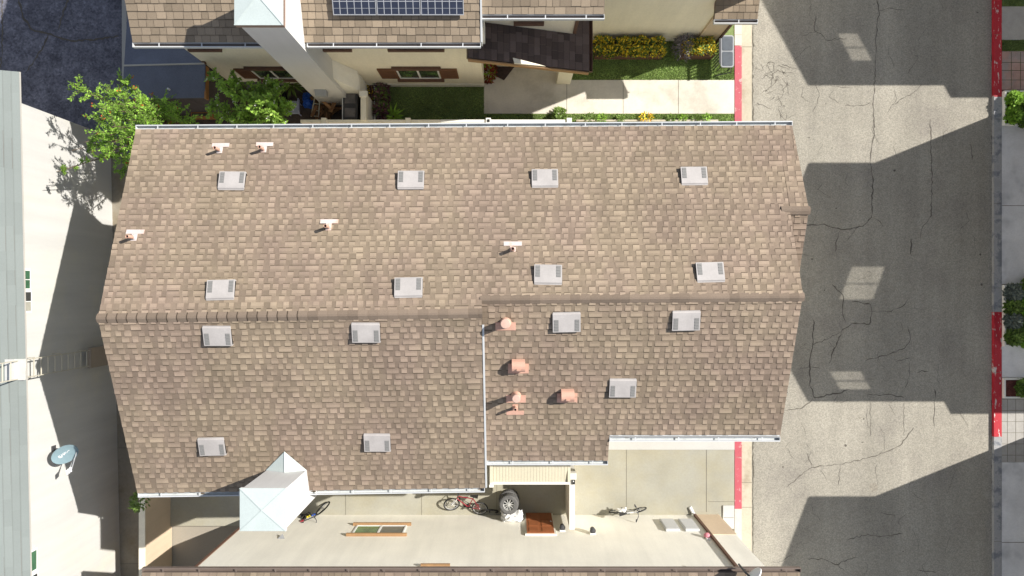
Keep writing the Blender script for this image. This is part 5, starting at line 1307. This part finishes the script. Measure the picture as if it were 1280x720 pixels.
# the red bicycle lies on its side by the wall, white fork, front wheel turned up
bicycle('red bicycle tipped on its side against the bottom wall', place(583, 640, 172, 63, .04), red_f, wheel_r=.29, wb=1.02, col2=white_p)
bicycle('white bicycle standing against the bottom wall, nearest the meter boxes', place(782, 637, 4, -8), white_p, wheel_r=.25, wb=.86, col2=dgrey)
crumple('bike_cover', white_p, 'small pale cover draped over the frame of the white bicycle', 'cover', P(777, 636.5, .42), .17, .05, .22, 33, 8)
mb = MB(); p = P(612, 637.5, .0); t = thing('spare_wheel', 'loose dark bicycle wheel propped low beside the tyre stack', 'wheel', p)
Mr = Matrix.Translation(p + Vector((0, 0, .16))) @ Matrix.Rotation(R(62), 4, 'X')
mb.tube([Mr @ Vector((.31 * math.cos(a * math.pi / 16), .31 * math.sin(a * math.pi / 16), 0)) for a in range(32)], .03, 8, closed=True); mb.build('tyre', black, t)
mb = MB(); mb.tube([Mr @ Vector((.27 * math.cos(a * math.pi / 16), .27 * math.sin(a * math.pi / 16), 0)) for a in range(32)], .012, 5, closed=True)
for k in range(16): a = k * math.pi / 8; mb.tube([Mr @ Vector((0, 0, .02 * (-1) ** k)), Mr @ Vector((.27 * math.cos(a), .27 * math.sin(a), 0))], .003, 3)
mb.lathe([(.001, .03), (.05, .03), (.05, -.03), (.001, -.03)], (0, 0, 0), 12, M=None) if False else mb.tube([Mr @ Vector((0, 0, -.05)), Mr @ Vector((0, 0, .05))], .03, 8); mb.build('rim', dgrey, t)
ty = P(636, 632, .9); tyre_lab = ['alloy-rimmed car tyre on the bottom of the stack by the red door', 'alloy-rimmed car tyre second from the bottom of the stack', 'alloy-rimmed car tyre second from the top of the stack', 'alloy-rimmed car tyre topping the stack, spokes showing']
tprof = [(.20, .0), (.29, .0), (.325, .02), (.335, .06), (.335, .15), (.325, .19), (.29, .21), (.20, .21), (.205, .17), (.205, .04), (.20, .0)]
rubber = mat('grey_rubber', (0.110, 0.108, 0.105), var=.15, scale=8, rough=.75)
for k in range(4):
    c = Vector((ty.x + (.03, -.02, .02, 0)[k], ty.y + (.0, .03, -.01, 0)[k], .213 * k + .003))
    t = thing('car_tyre', tyre_lab[k], 'tyre', c, 'car tyres stacked by the wall')
    b = MB(); b.lathe(tprof, c, 32)
    for j in range(32): a = j * math.pi / 16; b.obox(c + Vector((.336 * math.cos(a), .336 * math.sin(a), .105)), Vector((math.cos(a), math.sin(a), 0)), UZ, Vector((-math.sin(a), math.cos(a), 0)), .004, .07, .02, h0=-.02)
    b.build('tread', rubber, t)
    if k == 3:
        b = MB(); b.lathe([(.204, .17), (.215, .205), (.20, .20), (.195, .10), (.17, .08)], c, 32)
        for j in range(10):
            a = j * math.pi / 5; d = Vector((math.cos(a), math.sin(a), 0)); s = Vector((-math.sin(a), math.cos(a), 0)); b.obox(c + d * .115 + UZ * .15, d, s, UZ, .088, .014, .018)
        b.lathe([(.045, .12), (.045, .185), (.001, .19)], c, 14); b.build('rim', rimm, t)
        b = MB(); b.lathe([(.19, .06), (.001, .06)], c, 24); b.build('hub', hole_m, t)
crumple('plastic_bag', white_p, 'crumpled white plastic wrapped bundle leaning on the tyre stack by the red door', 'bag', P(640, 644.5, .55), .38, .19, .40, 44, 10)
o = MB(); p = P(640, 645, .0); o.box(p.x - .30, p.x + .30, YS + .03, p.y + .12, .003, .56); tag(o.build('cardboard_box', mat('grey_card', (.30, .29, .27), var=.1), bevel=.02), 'grey box under the white plastic bundle by the red door', 'box')
o = MB(); p = P(911, 646, 0); o.box(p.x - .22, p.x + .18, p.y - .42, p.y + .42, .004, .05); o.box(p.x - .20, p.x + .16, p.y - .02, p.y - .005, .0505, .053, 1); tag(o.build('utility_lid', [conc_strip, joint], bevel=.006), 'pale rectangular utility cover on the ground at the patio corner', 'utility cover')
# second dish, on the eave of the bottom house, seen edge-on
dc = Vector((6.43, -7.80, 6.34)); nd = Vector((.735, -.66, .14)).normalized(); ud = Vector((-.67, -.74, 0)).normalized(); ud = (ud - nd * ud.dot(nd)).normalized(); vd = nd.cross(ud)
t = thing('satellite_dish', 'white satellite dish seen edge-on at the bottom eave beside the brown downspout', 'satellite dish', dc)
mb = MB()
def dq(r, a, o): return dc + ud * (.36 * r * math.cos(a)) + vd * (.36 * r * math.sin(a)) + nd * (.06 * r * r + o)
for i in range(6):
    for j in range(32):
        a0, a1 = math.pi * j / 16, math.pi * (j + 1) / 16; q0, q1 = i / 6, (i + 1) / 6
        mb.face([dq(q0, a0, 0), dq(q1, a0, 0), dq(q1, a1, 0), dq(q0, a1, 0)][(1 if i == 0 else 0):]); mb.face([dq(q1, a0, -.03), dq(q0, a0, -.03), dq(q0, a1, -.03), dq(q1, a1, -.03)])
for j in range(32):
    a0, a1 = math.pi * j / 16, math.pi * (j + 1) / 16; mb.face([dq(1, a0, -.03), dq(1, a1, -.03), dq(1, a1, 0), dq(1, a0, 0)])
mb.build('reflector', white_p, t, smooth=False)
mb = MB(); mb.tube([dc - nd * .03, dc - nd * .14 - UZ * .1, dc - nd * .14 - UZ * .62], .028, 8); mb.build('mast', dgrey, t)
mb = MB(); mb.tube([dc - UZ * .33 + nd * .05, dc + nd * .34 - UZ * .2], .014, 6); mb.tube([dc + nd * .30 - UZ * .2, dc + nd * .40 - UZ * .17], .035, 8); mb.build('feed_arm', grey_p, t)
